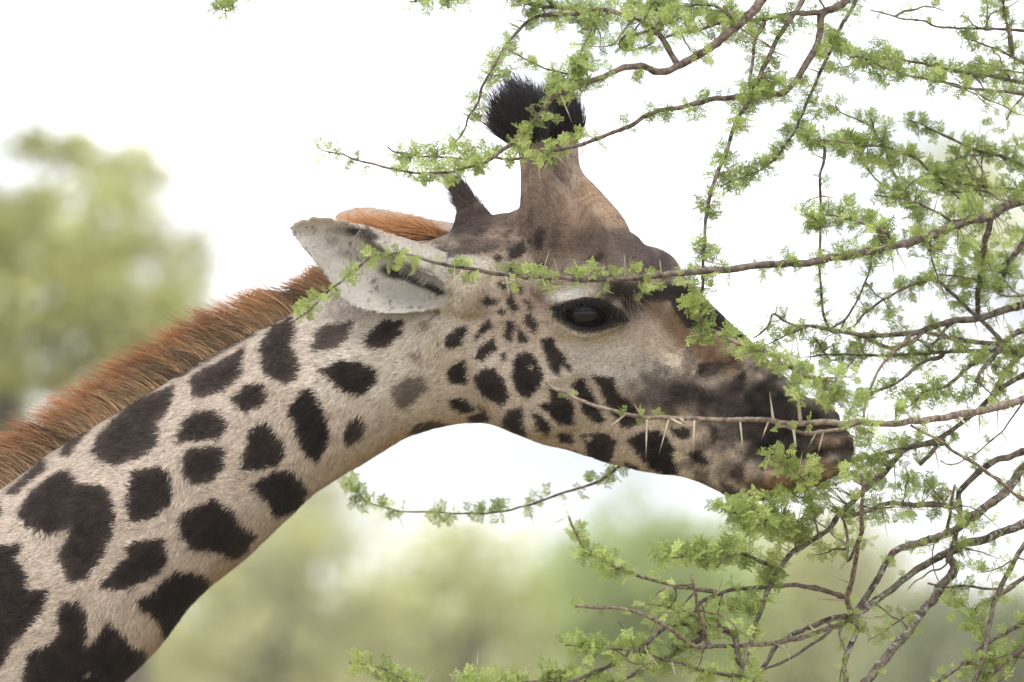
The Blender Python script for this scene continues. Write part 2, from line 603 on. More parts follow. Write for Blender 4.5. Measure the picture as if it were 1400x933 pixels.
# --- coat pattern, in photo pixels on the near flank
SP = [  # polygon, tone (0 black .. 1 faded brown; upper-neck spots raised for painted sheen), opacity
 ([(-60,735),(0,747),(15,747),(31,741),(29,754),(24,761),(39,786),(41,807),(69,806),(64,830),(45,855),(22,875),(10,900),(0,915),(-60,960)], .1, 1),
 ([(87,822),(110,822),(119,842),(120,885),(150,848),(165,865),(185,885),(204,892),(190,915),(170,945),(130,985),(70,990),(28,960),(34,930),(37,912),(40,895),(60,884),(75,877),(82,865),(81,840)], .12, 1),
 ([(188,822),(207,810),(242,779),(277,785),(290,795),(292,800),(272,830),(240,862),(225,872),(220,852),(200,835),(190,830)], .05, 1),
 ([(138,803),(155,782),(175,760),(178,745),(212,735),(227,737),(231,768),(212,787),(172,807),(160,804)], .1, 1),
 ([(245,712),(255,697),(292,682),(320,700),(337,722),(352,730),(340,752),(320,765),(307,757),(282,752),(262,752),(250,732)], .1, 1),
 ([(344,664),(380,642),(400,642),(424,669),(410,697),(377,706),(367,685),(355,675)], .06, 1),
 ([(250,627),(262,614),(300,609),(311,615),(307,642),(290,659),(265,662),(252,647)], .15, 1),
 ([(332,642),(335,625),(342,587),(365,575),(380,592),(392,620),(380,637),(347,642)], .12, 1),
 ([(395,562),(407,545),(420,531),(432,536),(444,562),(450,585),(450,605),(436,631),(417,620),(409,600),(405,580)], 0, 1),
 ([(469,600),(475,582),(489,567),(500,580),(495,597),(477,611)], .15, 1),
 ([(475,606),(492,570),(504,585),(498,600)], .5, .5),
 ([(436,506),(470,492),(495,497),(517,505),(517,522),(495,541),(465,530),(450,515)], .05, 1),
 ([(430,482),(431,455),(450,441),(485,439),(480,460),(462,475)], .45, .95),
 ([(500,467),(515,445),(530,435),(556,434),(550,455),(527,477),(505,472)], .15, 1),
 ([(356,472),(372,447),(400,430),(407,450),(401,468),(411,500),(407,517),(390,525),(360,507),(360,487)], .3, 1),
 ([(317,545),(340,524),(360,525),(369,540),(360,552),(335,565)], .18, 1),
 ([(262,515),(295,497),(335,475),(333,510),(312,532),(277,544),(264,540)], .32, 1),
 ([(244,600),(250,577),(267,562),(295,560),(315,579),(300,600),(267,602),(246,606)], .2, 1),
 ([(127,617),(132,600),(160,570),(185,545),(210,537),(242,525),(237,547),(225,572),(212,580),(221,587),(215,607),(190,627),(160,637),(137,630)], .33, 1),
 ([(176,705),(177,670),(182,647),(215,636),(229,640),(237,672),(235,687),(212,707),(185,714)], .15, 1),
 ([(26,704),(42,672),(75,647),(95,641),(107,660),(150,666),(159,700),(157,725),(140,765),(120,790),(100,795),(90,782),(82,755),(91,740),(95,722),(67,730),(37,717)], .2, 1),
 ([(8,676),(62,622),(66,640),(47,655),(22,677)], .25, .95), ([(82,622),(95,598),(130,578),(110,605),(95,622)], .25, .95),
 ([(-40,700),(0,684),(4,700),(-10,720)], .3, 1),
 ([(240,514),(300,476),(345,450),(350,456),(300,484),(250,516)], .25, .9),
 ([(170,562),(186,545),(192,548),(176,566)], .25, .9),
 ([(537,542),(540,527),(560,517),(580,514),(586,532),(567,550),(550,560)], .5, .8),
 ([(572,450),(577,435),(590,437),(585,452)], .8, .5), ([(560,485),(570,479),(577,486),(570,490)], .7, .6),
 ([(560,592),(570,580),(592,574),(617,581),(595,590),(578,597)], .3, .9),
 ([(616,547),(637,545),(651,561),(635,565),(620,560)], .05, 1),
 ([(641,570),(660,565),(652,549),(662,560),(670,575),(655,579),(642,575)], .15, 1),
 ([(612,512),(617,502),(637,491),(641,522),(627,526),(615,520)], .05, 1),
 ([(609,472),(612,460),(627,447),(640,447),(632,472),(617,476)], .12, 1),
 ([(650,469),(655,452),(667,435),(675,446),(660,457)], .1, 1), ([(650,490),(657,475),(677,464),(680,477),(665,490),(655,494)], .05, 1),
 ([(649,517),(660,505),(677,504),(690,522),(697,542),(690,555),(670,547),(652,532)], .05, 1),
 ([(700,517),(705,492),(717,481),(730,486),(745,515),(735,535),(724,547),(707,535)], 0, 1),
 ([(686,489),(692,481),(695,492),(689,495)], .1, 1), ([(691,457),(695,440),(702,439),(705,447),(699,469),(692,465)], .1, 1),
 ([(707,465),(710,447),(724,466),(715,469)], .1, 1), ([(717,437),(724,430),(737,442),(732,455),(720,445)], .1, 1),
 ([(740,465),(755,461),(767,482),(782,505),(777,507),(767,497),(767,515),(760,512),(750,492)], .05, 1),
 ([(695,405),(700,402),(710,420),(702,429),(696,420)], .15, 1), ([(717,412),(722,410),(731,422),(727,426),(722,420)], .2, 1),
 ([(681,425),(687,420),(692,425),(687,432)], .1, 1), ([(657,410),(667,406),(682,410),(670,419),(662,416)], .15, 1),
 ([(680,387),(692,385),(695,395),(686,396)], .15, 1), ([(705,392),(716,392),(715,401),(706,399)], .15, 1),
 ([(675,352),(685,347),(690,355),(681,361)], .15, 1), ([(692,367),(702,360),(710,365),(704,374),(695,372)], .15, 1),
 ([(695,342),(715,331),(720,342),(712,352),(697,355)], .12, 1), ([(716,372),(722,361),(730,370),(725,375)], .12, 1),
 ([(732,332),(732,315),(740,310),(745,317),(742,337),(735,342)], .1, 1), ([(755,345),(754,332),(760,312),(767,317),(766,335)], .4, .8),
 ([(735,370),(736,362),(747,361),(747,372)], .2, 1), ([(647,322),(655,312),(670,310),(660,322)], .2, .8),
 ([(687,322),(700,314),(695,324)], .3, .9), ([(705,322),(712,315),(710,325)], .3, .9), ([(722,334),(727,315),(729,332)], .3, .9),
 ([(722,300),(727,285),(730,300),(726,312)], .35, .8), ([(598,338),(637,340),(682,336),(655,347),(615,353),(598,351)], .4, .85),
 ([(737,555),(755,550),(754,531),(765,535),(785,552),(785,580),(765,580),(750,565)], 0, 1),
 ([(687,577),(695,562),(714,556),(720,600),(702,595),(690,583)], .15, 1), ([(729,565),(737,566),(755,585),(747,596),(735,587)], .1, 1),
 ([(765,594),(780,592),(786,601),(785,610),(767,605)], .1, 1),
 ([(782,525),(797,516),(807,532),(815,547),(827,575),(820,580),(802,567),(790,542)], .05, 1),
 ([(812,515),(842,517),(844,535),(872,562),(876,577),(852,585),(840,567),(830,552),(820,527)], .08, 1),
 ([(797,595),(820,591),(842,600),(840,620),(830,637),(805,627)], .15, 1),
 ([(857,602),(880,590),(902,589),(925,615),(920,622),(927,648),(910,650),(892,642),(870,617)], .05, 1),
 ([(770,615),(790,621),(788,628),(775,624)], .2, 1), ([(855,632),(875,640),(876,648),(858,644)], .2, 1),
 ([(915,585),(945,585),(942,600),(927,599)], .1, 1), ([(937,620),(955,616),(972,632),(952,632)], .15, 1),
 ([(972,607),(975,585),(982,582),(980,610)], .3, .85), ([(950,645),(972,642),(967,662),(955,660)], .3, .8), ([(985,657),(1005,665),(1007,682),(993,676)], .3, .85),
 ([(952,505),(962,495),(987,495),(990,502),(972,517),(957,515)], .15, .95), ([(987,545),(997,525),(1020,507),(1020,520),(1012,540),(1000,550)], .15, .95),
 ([(1000,640),(1015,632),(1022,655),(1008,660)], .4, .7),
 ([(880,412),(880,397),(905,388),(937,388),(965,414),(1008,440),(1030,458),(1015,467),(980,454),(955,454),(937,447),(925,429),(918,412),(900,412)], .08, 1),
 ([(935,480),(945,470),(952,495),(942,515),(935,505)], .45, .7),
]
PIG = [  # soft areas of pigment and some painted light: x, y, rx, ry, angle deg, colour, strength
 (520, 470, 150, 110, 0, (.50, .45, .39), .9), (600, 500, 40, 110, 10, (.45, .385, .315), .7),
 (440, 690, 220, 22, -40, (.36, .25, .17), .6), (560, 600, 90, 16, -25, (.43, .32, .22), .6), (250, 850, 170, 22, -48, (.34, .235, .155), .6),  # tan neck underside, with warm ground bounce put into the colour
 (490, 360, 90, 70, 20, (.40, .375, .345), .95), (640, 355, 45, 16, 10, (.48, .455, .42), .95), (640, 400, 50, 40, 0, (.44, .385, .32), .8),
 (690, 305, 120, 46, 0, (.135, .098, .076), .9), (715, 350, 60, 40, 0, (.27, .21, .165), .8), (785, 322, 110, 52, 22, (.098, .070, .055), .97), (800, 365, 90, 24, 10, (.15, .112, .09), .8),
 (640, 300, 42, 34, 0, (.052, .038, .034), .97), (655, 335, 60, 14, 0, (.07, .05, .043), .8), (738, 240, 50, 80, 0, (.120, .083, .062), .9), (800, 245, 34, 90, 15, (.25, .165, .112), .9), (828, 285, 22, 70, -30, (.30, .205, .14), .8),  # far horn paler: the light falling on it is put into its colour
 (885, 352, 60, 34, 32, (.085, .066, .066), .97), (850, 345, 50, 40, 32, (.13, .098, .08), .6),
 (840, 395, 46, 20, 10, (.045, .033, .027), .95), (870, 412, 46, 34, 20, (.035, .025, .02), .95),
 (740, 405, 36, 32, 0, (.125, .098, .08), .75), (705, 430, 60, 60, 0, (.28, .215, .165), .6),
 (790, 397, 42, 14, -10, (.66, .63, .60), 1.0), (800, 466, 70, 14, 8, (.46, .39, .31), 1.0),
 (845, 498, 95, 36, 10, (.42, .385, .355), .95), (895, 462, 50, 36, 30, (.34, .27, .21), .85), (930, 446, 54, 28, 45, (.135, .084, .048), .95),
 (975, 478, 74, 26, 42, (.125, .076, .043), .95), (930, 540, 86, 36, 10, (.062, .050, .045), .95), (895, 556, 46, 24, 0, (.085, .07, .064), .7),
 (1000, 560, 76, 46, 20, (.028, .021, .018), .95), (985, 595, 44, 34, 0, (.19, .16, .145), .65), (1060, 560, 74, 54, 30, (.019, .0135, .011), .98),
 (1120, 590, 70, 44, 20, (.036, .025, .019), .96), (1070, 612, 56, 24, 0, (.014, .010, .009), .96), (1140, 606, 36, 12, 5, (.20, .14, .105), .9), (1060, 662, 60, 26, -8, (.185, .112, .062), .95),
 (1120, 645, 44, 20, 0, (.24, .165, .11), .95), (1020, 655, 30, 40, 20, (.22, .165, .125), .65), (985, 635, 40, 20, 25, (.25, .20, .16), .65),
]
GREY_HEAD = np.array((.40, .33, .265))
NECK = np.array((.42, .35, .29))
TIP_DARK = np.array((.0135, .0100, .0088))
SP_BROWN_SHEEN = np.array((.120, .092, .078))  # faded brown, also the painted sheen of the upper-neck spots

def poly_sdf(x, y, poly):
    p = np.asarray(poly, float)
    q = np.roll(p, -1, 0)
    d = np.full(len(x), 1e9)
    inside = np.zeros(len(x), bool)
    for a, b in zip(p, q):
        e = b - a
        t = np.clip(((x - a[0]) * e[0] + (y - a[1]) * e[1]) / (e @ e + 1e-9), 0, 1)
        d = np.minimum(d, np.hypot(x - a[0] - t * e[0], y - a[1] - t * e[1]))
        c = ((a[1] > y) != (b[1] > y)) & (x < (b[0] - a[0]) * (y - a[1]) / (b[1] - a[1] + 1e-12) + a[0])
        inside ^= c
    return np.where(inside, -d, d)

EARS = (1 - smooth(1.0, 1.12, np.zeros(1)))
def pigment(x, y, absd, soft, isear, shade=None):
    """colour of the coat at photo pixel x,y; soft = edge softness in px"""
    n = len(x)
    k = smooth(600, 700, x)[:, None]
    col = NECK * (1 - k) + GREY_HEAD * k
    xy = np.stack([x, y], -1)
    wob = (vnoise(xy, 11, 1 / 16.) - .5)
    for (cx, cy, rx, ry, a, c, s) in PIG:
        ca, sa = math.cos(R(a)), math.sin(R(a))
        u = ((x - cx) * ca + (y - cy) * sa) / rx
        v = (-(x - cx) * sa + (y - cy) * ca) / ry
        w = s * (1 - smooth(.35, 1.25, np.sqrt(u * u + v * v) + .45 * wob))
        col = col * (1 - w[:, None]) + np.array(c) * w[:, None]
    # off frame neck: large regular blotches
    off = (x < -45) | (y > 950)
    if off.any():
        cellx, celly = x[off] / 120., y[off] / 110.
        f = vnoise(np.stack([cellx, celly], -1), 21, 1.6)
        w = smooth(.50, .56, f)[:, None]
        col[off] = col[off] * (1 - w) + TIP_DARK * 1.6 * w
    sel = np.where((x > -120) & (y < 1010) & (y > 270) & ~isear)[0]
    xs_, ys_ = x[sel], y[sel]
    jx = xs_ + 2.2 * (vnoise(np.stack([xs_, ys_], -1), 31, 1 / 5.) - .5) * 2
    jy = ys_ + 2.2 * (vnoise(np.stack([xs_, ys_], -1), 32, 1 / 5.) - .5) * 2
    tone_n = vnoise(np.stack([xs_, ys_], -1), 33, 1 / 9.)
    for poly, tone, op in SP:
        p = np.array(poly)
        lo, hi = p.min(0) - 8, p.max(0) + 8
        b = np.where((jx > lo[0]) & (jx < hi[0]) & (jy > lo[1]) & (jy < hi[1]))[0]
        if not len(b):
            continue
        # round the traced corners a little
        d = poly_sdf(jx[b], jy[b], poly)
        w = op * (1 - smooth(-soft, soft, d - 1.0))
        core = smooth(0, -14, d) if False else 1 - smooth(-14, 0, d)
        tt = np.clip(tone * (1 - .5 * core) + .14 * (tone_n[b] - .5) + .10 * (1 - core), 0, 1)[:, None]
        sc = TIP_DARK * (1 - tt) + SP_BROWN_SHEEN * tt
        i = sel[b]
        col[i] = col[i] * (1 - w[:, None]) + sc * w[:, None]
    # eye surround: bare black skin
    d = poly_sdf(x, y, [(751,420),(772,413),(808,408),(832,412),(862,439),(848,445),(822,454),(800,457),(780,450),(764,438)])
    w = (1 - smooth(-2, 3, d)) * (absd > .05)
    col = col * (1 - w[:, None]) + np.array((.020, .016, .016)) * w[:, None]
    # dark muzzle skin with mottling
    w = (smooth(975, 1050, x) * (1 - smooth(622, 650, y)) * (1 - .6 * smooth(.5, .75, vnoise(xy, 14, 1 / 11.))))[:, None]
    col = col * (1 - .60 * w)
    # grizzled cheek and jaw: pale hairs over dark skin in patches
    m2 = (smooth(850, 920, x) * smooth(455, 500, y))[:, None]
    g2 = (vnoise(xy, 15, 1 / 13.) + .6 * vnoise(xy, 16, 1 / 6.) - .8)[:, None]
    col = np.clip(col * np.exp(np.minimum(1.7 * m2 * g2, .28)), 0, .6)
    # light bumps inside dark spots
    for cx, cy, r in ((806, 600, 6), (727, 504, 3.2), (121, 922, 4)):
        w = (1 - smooth(.5, 1, np.hypot(x - cx, y - cy) / r))[:, None]
        col = col * (1 - w) + np.array((.33, .27, .21)) * w
    # ears: pale with small freckles, dark canal, shade under the top rim painted dark
    if isear.any():
        i = np.where(isear)[0]
        xe, ye = x[i], y[i]
        e = np.tile(np.array((.40, .375, .34)), (len(i), 1))
        rimw = (1 - smooth(0, 16, ye - 298 - np.clip(xe - 450, 0, None) * .25))[:, None]
        e = e * (1 - .5 * rimw) + np.array((.30, .21, .145)) * .5 * rimw
        fr = vnoise(np.stack([xe, ye], -1), 41, 1 / 4.2)
        big = vnoise(np.stack([xe, ye], -1), 42, 1 / 30.)
        w = (smooth(.74, .84, fr) * smooth(.40, .6, big))[:, None] * .8
        e = e * (1 - w) + np.array((.08, .065, .06)) * w
        for cx, cy, rx, ry, a, s in ((545, 372, 30, 12, 8, 1), (572, 384, 26, 9, 22, 1), (595, 396, 18, 6, 25, 1), (497, 320, 26, 8, 15, .9), (470, 316, 26, 7, 5, .45), (485, 350, 26, 9, 10, .35), (455, 330, 10, 8, 0, .3), (580, 345, 26, 8, 15, .0)):
            ca, sa = math.cos(R(a)), math.sin(R(a))
            u = ((xe - cx) * ca + (ye - cy) * sa) / rx
            v = (-(xe - cx) * sa + (ye - cy) * ca) / ry
            w = s * (1 - smooth(.6, 1.2, np.sqrt(u * u + v * v)))[:, None]
            e = e * (1 - w) + np.array((.022, .018, .017)) * w
        col[i] = e
    return col

def is_ear(x, y, d):
    lim = (88 + 0 * x) * S
    return (x < 612) & (x > 380) & (y > 285) & (y < 438) & (np.abs(d) > .088 - .012 * smooth(560, 612, x))

X, Yp, D = near_px(V)
EARM = is_ear(X, Yp, D)
colv = pigment(X, Yp, np.abs(D), 2.5, EARM)
print('giraffe verts', len(V))

# --- trunk of the animal and legs, below and beside the frame
body2 = Soup()
gx0 = float(PP(-820, 1400, 0)[0])
zg = 0.0
withers = PP(-820, 1120, 0)
tor = []
for (x, zc, rz, ry) in ((-1.25, 2.25, .30, .20), (-1.55, 2.12, .48, .30), (-1.9, 2.05, .56, .36), (-2.3, 1.98, .56, .40), (-2.7, 1.93, .52, .41), (-3.05, 1.90, .46, .38), (-3.3, 1.88, .36, .30), (-3.45, 1.88, .18, .16)):
    t = np.linspace(0, 2 * math.pi, 28, endpoint=False)
    tor.append(np.stack([np.full(28, x), ry * np.sin(t), zc + rz * np.cos(t)], -1))
body2.rings(tor)
for sx, sy in ((-1.62, -.2), (-1.70, .2), (-3.08, -.2), (-3.18, .2)):
    fore = sx > -2
    kn = .05 if fore else -.02
    hk = 0 if fore else -.12
    body2.tube([(sx, sy * .9, 2.0), (sx, sy, 1.6), (sx + kn, sy, 1.05), (sx + kn * .6 + hk * .5, sy, .78 if not fore else .9), (sx + hk * .4, sy, .45), (sx + hk * .3, sy, .16), (sx + .03, sy, .08), (sx + .05, sy, 0.0)],
               [.24, .19, .105, .075, .055, .055, .075, .085], 14, 4)
body2.tube([(-3.42, 0, 2.0), (-3.56, 0, 1.75), (-3.58, 0, 1.3), (-3.58, 0, .95)], [.06, .035, .02, .03], 10, 4)
V2, F2 = body2.remesh(0.024)
V2 = laplace(V2, quad_edges(F2), 3, .5)
f2 = vnoise(V2 * np.array((1, 1, 1)), 51, 5.5)
w2 = (smooth(.47, .52, f2) * smooth(.35, .8, V2[:, 2]))[:, None]
c2 = np.array((.39, .31, .245)) * (1 - w2) + TIP_DARK * 1.8 * w2
hoof = (1 - smooth(.09, .11, V2[:, 2]))[:, None]
c2 = c2 * (1 - hoof) + np.array((.05, .04, .035)) * hoof

giraffe = empty('giraffe', 'brown spotted giraffe with orange mane browsing on the thorny acacia', 'giraffe')
me = mesh_np('body', np.vstack([V, V2]), np.vstack([F, F2 + len(V)]))
set_col(me, np.vstack([colv, c2]))
obj('body', me, M_HIDE, giraffe)

# --- short fur as real hairs
tri = np.vstack([F[:, [0, 1, 2]], F[:, [0, 2, 3]]])
tc_ = V[tri].mean(1)
tn = np.cross(V[tri[:, 1]] - V[tri[:, 0]], V[tri[:, 2]] - V[tri[:, 0]])
area = np.linalg.norm(tn, axis=1) / 2
tn /= (np.linalg.norm(tn, axis=1)[:, None] + 1e-12)
tx, ty, td = near_px(tc_)
viewf = (tn @ (CAM - tc_.mean(0)) / 9.0)
wgt = area * np.where(viewf > -.25, 1.0, .12)
wgt *= ((tx > -70) & (ty < 1010))
wgt *= 1 + 1.3 * smooth(590, 680, tx)
er_t = np.sqrt(((tx - 802) / 34) ** 2 + ((ty - 430) / 20) ** 2)
wgt[(er_t < 1.05) & (np.abs(td) > .03)] = 0
wgt /= wgt.sum()
NH = 330000
pick = rng.choice(len(tri), NH, p=wgt)
r1, r2 = rng.random(NH), rng.random(NH)
sw = r1 + r2 > 1
r1[sw], r2[sw] = 1 - r1[sw], 1 - r2[sw]
A, B, C = V[tri[pick, 0]], V[tri[pick, 1]], V[tri[pick, 2]]
root = A + (B - A) * r1[:, None] + (C - A) * r2[:, None]
nv = N[tri[pick, 0]] * (1 - r1 - r2)[:, None] + N[tri[pick, 1]] * r1[:, None] + N[tri[pick, 2]] * r2[:, None]
nv /= np.linalg.norm(nv, axis=1)[:, None]
hx, hy, hd = near_px(root)
hear = is_ear(hx, hy, hd)
# flow of the coat
kx = smooth(560, 700, hx)
flow = np.stack([-.72 + 0 * hx, 0 * hx, -.55 + 0 * hx], -1) * (1 - kx)[:, None] + np.stack([-.95 + 0 * hx, 0 * hx, -.25 + 0 * hx], -1) * kx[:, None]
hornw = (smooth(330, 270, hy) if False else 1 - smooth(265, 335, hy)) * smooth(690, 712, hx)
flow = flow * (1 - hornw)[:, None] + np.stack([-.25 + 0 * hx, 0 * hx, .97 + 0 * hx], -1) * hornw[:, None]
swirl = (vnoise(np.stack([hx, hy], -1), 61, 1 / 60.) - .5) * 1.6
cs, sn = np.cos(swirl), np.sin(swirl)
flow = np.stack([flow[:, 0] * cs - flow[:, 2] * sn, flow[:, 1], flow[:, 0] * sn + flow[:, 2] * cs], -1)
flow += rng.normal(0, .22, (NH, 3))
flow -= (flow * nv).sum(1)[:, None] * nv
flow /= np.linalg.norm(flow, axis=1)[:, None] + 1e-9
ln = (.0105 - .0050 * smooth(560, 680, hx) - .0012 * smooth(1000, 1080, hx)) * rng.uniform(.6, 1.3, NH)
ln = np.where(hear, .0055 * rng.uniform(.5, 1.3, NH), ln)
lift = rng.uniform(.10, .42, NH)
hv = (flow * np.cos(lift)[:, None] + nv * np.sin(lift)[:, None]) * ln[:, None]
wd = np.cross(hv, nv)
wd /= np.linalg.norm(wd, axis=1)[:, None] + 1e-9
wd *= (rng.uniform(.00045, .00085, NH))[:, None]
root = root - nv * .0006
hv3 = np.stack([root - wd, root + wd, root + hv], 1)
jit = rng.normal(0, 1.7, (2, NH))
hc = pigment(hx + jit[0], hy + jit[1], np.abs(hd), 1.0, hear)
hk_ = smooth(600, 690, hx)
fore = hk_ * (1 - smooth(360, 410, hy + .25 * (800 - hx))) * (hy > 200)
fa = np.where(hornw > .5, 1.35, -.28 + .0 * hx) + swirl * .3
st_ = vnoise(np.stack([(hx * np.cos(fa) + hy * np.sin(fa)) / 16., (-hx * np.sin(fa) + hy * np.cos(fa)) / 2.6], -1), 72) - .5
gr_ = vnoise(np.stack([hx, hy], -1), 73, 1 / 2.2) - .5
lum = np.clip(np.exp(rng.normal(0, .24 + .10 * hk_, NH) + .30 * (vnoise(root, 71, 60) - .5) + 1.5 * st_ * fore + (.35 + .45 * hk_) * gr_), .45, 1.6)[:, None]
hc = hc * lum
hcol = np.stack([hc * .82, hc * .82, hc * 1.18], 1)
fme = mesh_np('coat', hv3.reshape(-1, 3), np.arange(NH * 3).reshape(-1, 3))
set_col(fme, np.clip(hcol.reshape(-1, 3), 0, .95))
nn = (nv + .25 * rng.normal(0, 1, (NH, 3)))
nn /= np.linalg.norm(nn, axis=1)[:, None]
fme.normals_split_custom_set_from_vertices(np.repeat(nn, 3, 0).tolist())
obj('coat', fme, M_FUR, giraffe, kind='stuff')

# --- strands
def strands(name, roots, dirs, lens, bend, col_root, col_tip, m, width=.0006, seg=5, parent=None, colmid=None, wild=.12):
    n = len(roots)
    dirs = dirs / np.linalg.norm(dirs, axis=1)[:, None]
    t = np.linspace(0, 1, seg + 1)
    side = np.cross(dirs, np.array((0.0, -1.0, 0.1)))
    side /= np.linalg.norm(side, axis=1)[:, None] + 1e-9
    pts = roots[:, None] + dirs[:, None] * (lens[:, None] * t)[..., None] + bend[:, None] * (lens[:, None] * t ** 2)[..., None]
    pts += (rng.normal(0, wild, (n, 3))[:, None] * (lens[:, None] * t ** 2)[..., None])
    wv = width * (1 - .8 * t ** 1.5)
    ths = rng.random(n) * 6.28
    b2 = np.cross(dirs, side)
    vv = []
    for k in range(3):
        a = ths + k * 2.0944
        off = np.cos(a)[:, None] * side + np.sin(a)[:, None] * b2
        vv.append(pts + off[:, None] * wv[None, :, None])
    vv = np.stack(vv, 2)                     # n, seg+1, 3, 3
    base = (np.arange(n) * (seg + 1) * 3)[:, None, None]
    i = np.arange(seg)[None, :, None]
    k = np.arange(3)[None, None, :]
    q = np.stack([base + i * 3 + k, base + i * 3 + (k + 1) % 3, base + (i + 1) * 3 + (k + 1) % 3, base + (i + 1) * 3 + k], -1).reshape(-1, 4)
    if colmid is None:
        colmid = (col_root + col_tip) / 2
    tt = t[None, :, None]
    c = np.where(tt < .5, col_root[:, None] * (1 - 2 * tt) + colmid[:, None] * 2 * tt, colmid[:, None] * (2 - 2 * tt) + col_tip[:, None] * (2 * tt - 1))
    c = np.repeat(c[:, :, None], 3, 2)
    sm = mesh_np(name, vv.reshape(-1, 3), q)
    set_col(sm, np.clip(c.reshape(-1, 3), 0, .95))
    return obj(name, sm, m, parent)

# mane along the crest
crest = catmull([(-330, 866), (-150, 760), (-60, 704), (0, 672), (66, 621), (135, 579), (182, 551), (248, 509), (321, 466), (401, 425), (440, 400), (480, 374)], 12)
sl = np.concatenate([[0], np.cumsum(np.linalg.norm(np.diff(crest, axis=0), axis=1))])
NM = 24000
u = rng.random(NM) ** .8 * sl[-1]
mx_, my_ = np.interp(u, sl, crest[:, 0]), np.interp(u, sl, crest[:, 1])
latm = rng.normal(0, .55, NM).clip(-1.2, 1.2)
clump = vnoise(np.stack([u / 9., latm * 1.3], -1), 81)
clump2 = vnoise(np.stack([u / 30., latm * .6], -1), 82)
ins = rng.uniform(2, 9, NM) + 6 * np.abs(latm)
mr = P(mx_ + .5 * ins, my_ + .85 * ins, latm * .017 + ymid(mx_))
ang_ = (clump - .5) * .55 + (clump2 - .5) * .45 + rng.normal(0, .07, NM)
d0 = np.stack([-.74 + 0 * u, 0 * u, .67 + 0 * u], -1)
ca, sa = np.cos(ang_), np.sin(ang_)
dm = np.stack([d0[:, 0] * ca - d0[:, 2] * sa, latm * .10 + (clump2 - .5) * .22, d0[:, 0] * sa + d0[:, 2] * ca], -1)
taper = 1 - .35 * smooth(360, 470, mx_)
lm = (.080 * taper) * rng.uniform(.55, 1.12, NM) * (.82 + .36 * clump)
lm[rng.random(NM) < .25] *= .6
lowrow = rng.random(NM) < .24
latm = np.where(lowrow, -rng.uniform(.8, 1.35, NM), latm)
ins = np.where(lowrow, rng.uniform(2, 10, NM), ins)
mr = np.where(lowrow[:, None], P(mx_ + .5 * ins, my_ + .85 * ins - 3, latm * .019 + ymid(mx_)), mr)
lm = np.where(lowrow, .046 * rng.uniform(.6, 1.2, NM), lm)
bm = np.tile(np.array((-.30, 0, -.16)), (NM, 1))
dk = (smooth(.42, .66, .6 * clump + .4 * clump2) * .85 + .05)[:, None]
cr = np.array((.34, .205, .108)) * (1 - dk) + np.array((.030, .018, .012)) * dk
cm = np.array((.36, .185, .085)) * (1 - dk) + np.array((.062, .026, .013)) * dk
ct = np.array((.48, .245, .110)) * (1 - .7 * dk) + np.array((.17, .068, .032)) * .7 * dk  # paler tips: backlit fringe painted into the hair colour
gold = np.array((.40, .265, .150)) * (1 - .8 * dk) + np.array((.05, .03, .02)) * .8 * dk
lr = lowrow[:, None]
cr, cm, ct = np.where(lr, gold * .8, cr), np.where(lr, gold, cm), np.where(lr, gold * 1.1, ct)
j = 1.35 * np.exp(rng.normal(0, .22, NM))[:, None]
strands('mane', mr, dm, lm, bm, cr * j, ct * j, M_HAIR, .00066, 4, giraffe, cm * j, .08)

# nape hair between the ears
NN = 2600
u = rng.random(NN)
nx = 620 - 105 * u + rng.normal(0, 3, NN)
ny = 322 - 2 * u + 8 * rng.random(NN)
latn = rng.normal(0, .5, NN)
nr_ = P(nx, ny, ymid(nx) + latn * .014)
dn = np.stack([-.90 + rng.normal(0, .08, NN), latn * .12, .20 + .42 * rng.random(NN) ** 2], -1)
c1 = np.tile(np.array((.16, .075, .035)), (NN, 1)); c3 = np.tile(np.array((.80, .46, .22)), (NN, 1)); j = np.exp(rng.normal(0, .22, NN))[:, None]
strands('nape_hair', nr_, dn, .062 * rng.uniform(.5, 1.15, NN), np.tile(np.array((-.1, 0, .02)), (NN, 1)), c1 * j, c3 * j, M_HAIR, .0006, 5, giraffe, np.array((.56, .27, .10)) * j, .2)

# horn tufts
def tuft(cx, cy, lat, n, spread, hang, scale):
    a = rng.random(n) * 2 * math.pi
    h = rng.random(n)
    lv = latvec(np.array([cx]))[0]
    yc = float(ymid(cx)) + lat * S * lv[1]
    c = PP(cx, cy, yc)
    rad = (20 + 2 * h) * S * np.where(h > .8, rng.random(n), 1)
    rt = c + np.stack([np.cos(a) * rad, np.sin(a) * rad, (-16 + 38 * h) * S], -1)
    out = np.stack([np.cos(a), np.sin(a), 0 * a], -1)
    d = out * (spread * (1.15 - h))[:, None] + np.array((hang, 0, 1.0))
    cl = vnoise(np.stack([a * 3, h * 5], -1), 91)
    d += (cl[:, None] - .5) * np.array((.5, .3, .1))
    ln_ = scale * S * rng.uniform(.65, 1.1, n)
    bend = out * -.25 * spread + np.array((hang * .3, 0, .05))
    c1 = np.tile(np.array((.010, .008, .009)), (n, 1)) * np.exp(rng.normal(0, .25, n))[:, None]
    strands('horn_tuft', rt, d, ln_, bend, c1, c1 * 2.6, M_TUFT, .00062, 5, giraffe, wild=.07)
tuft(722, 186, -50, 3200, .80, -.36, 62)
tuft(766, 186, 52, 3200, .74, -.22, 56)
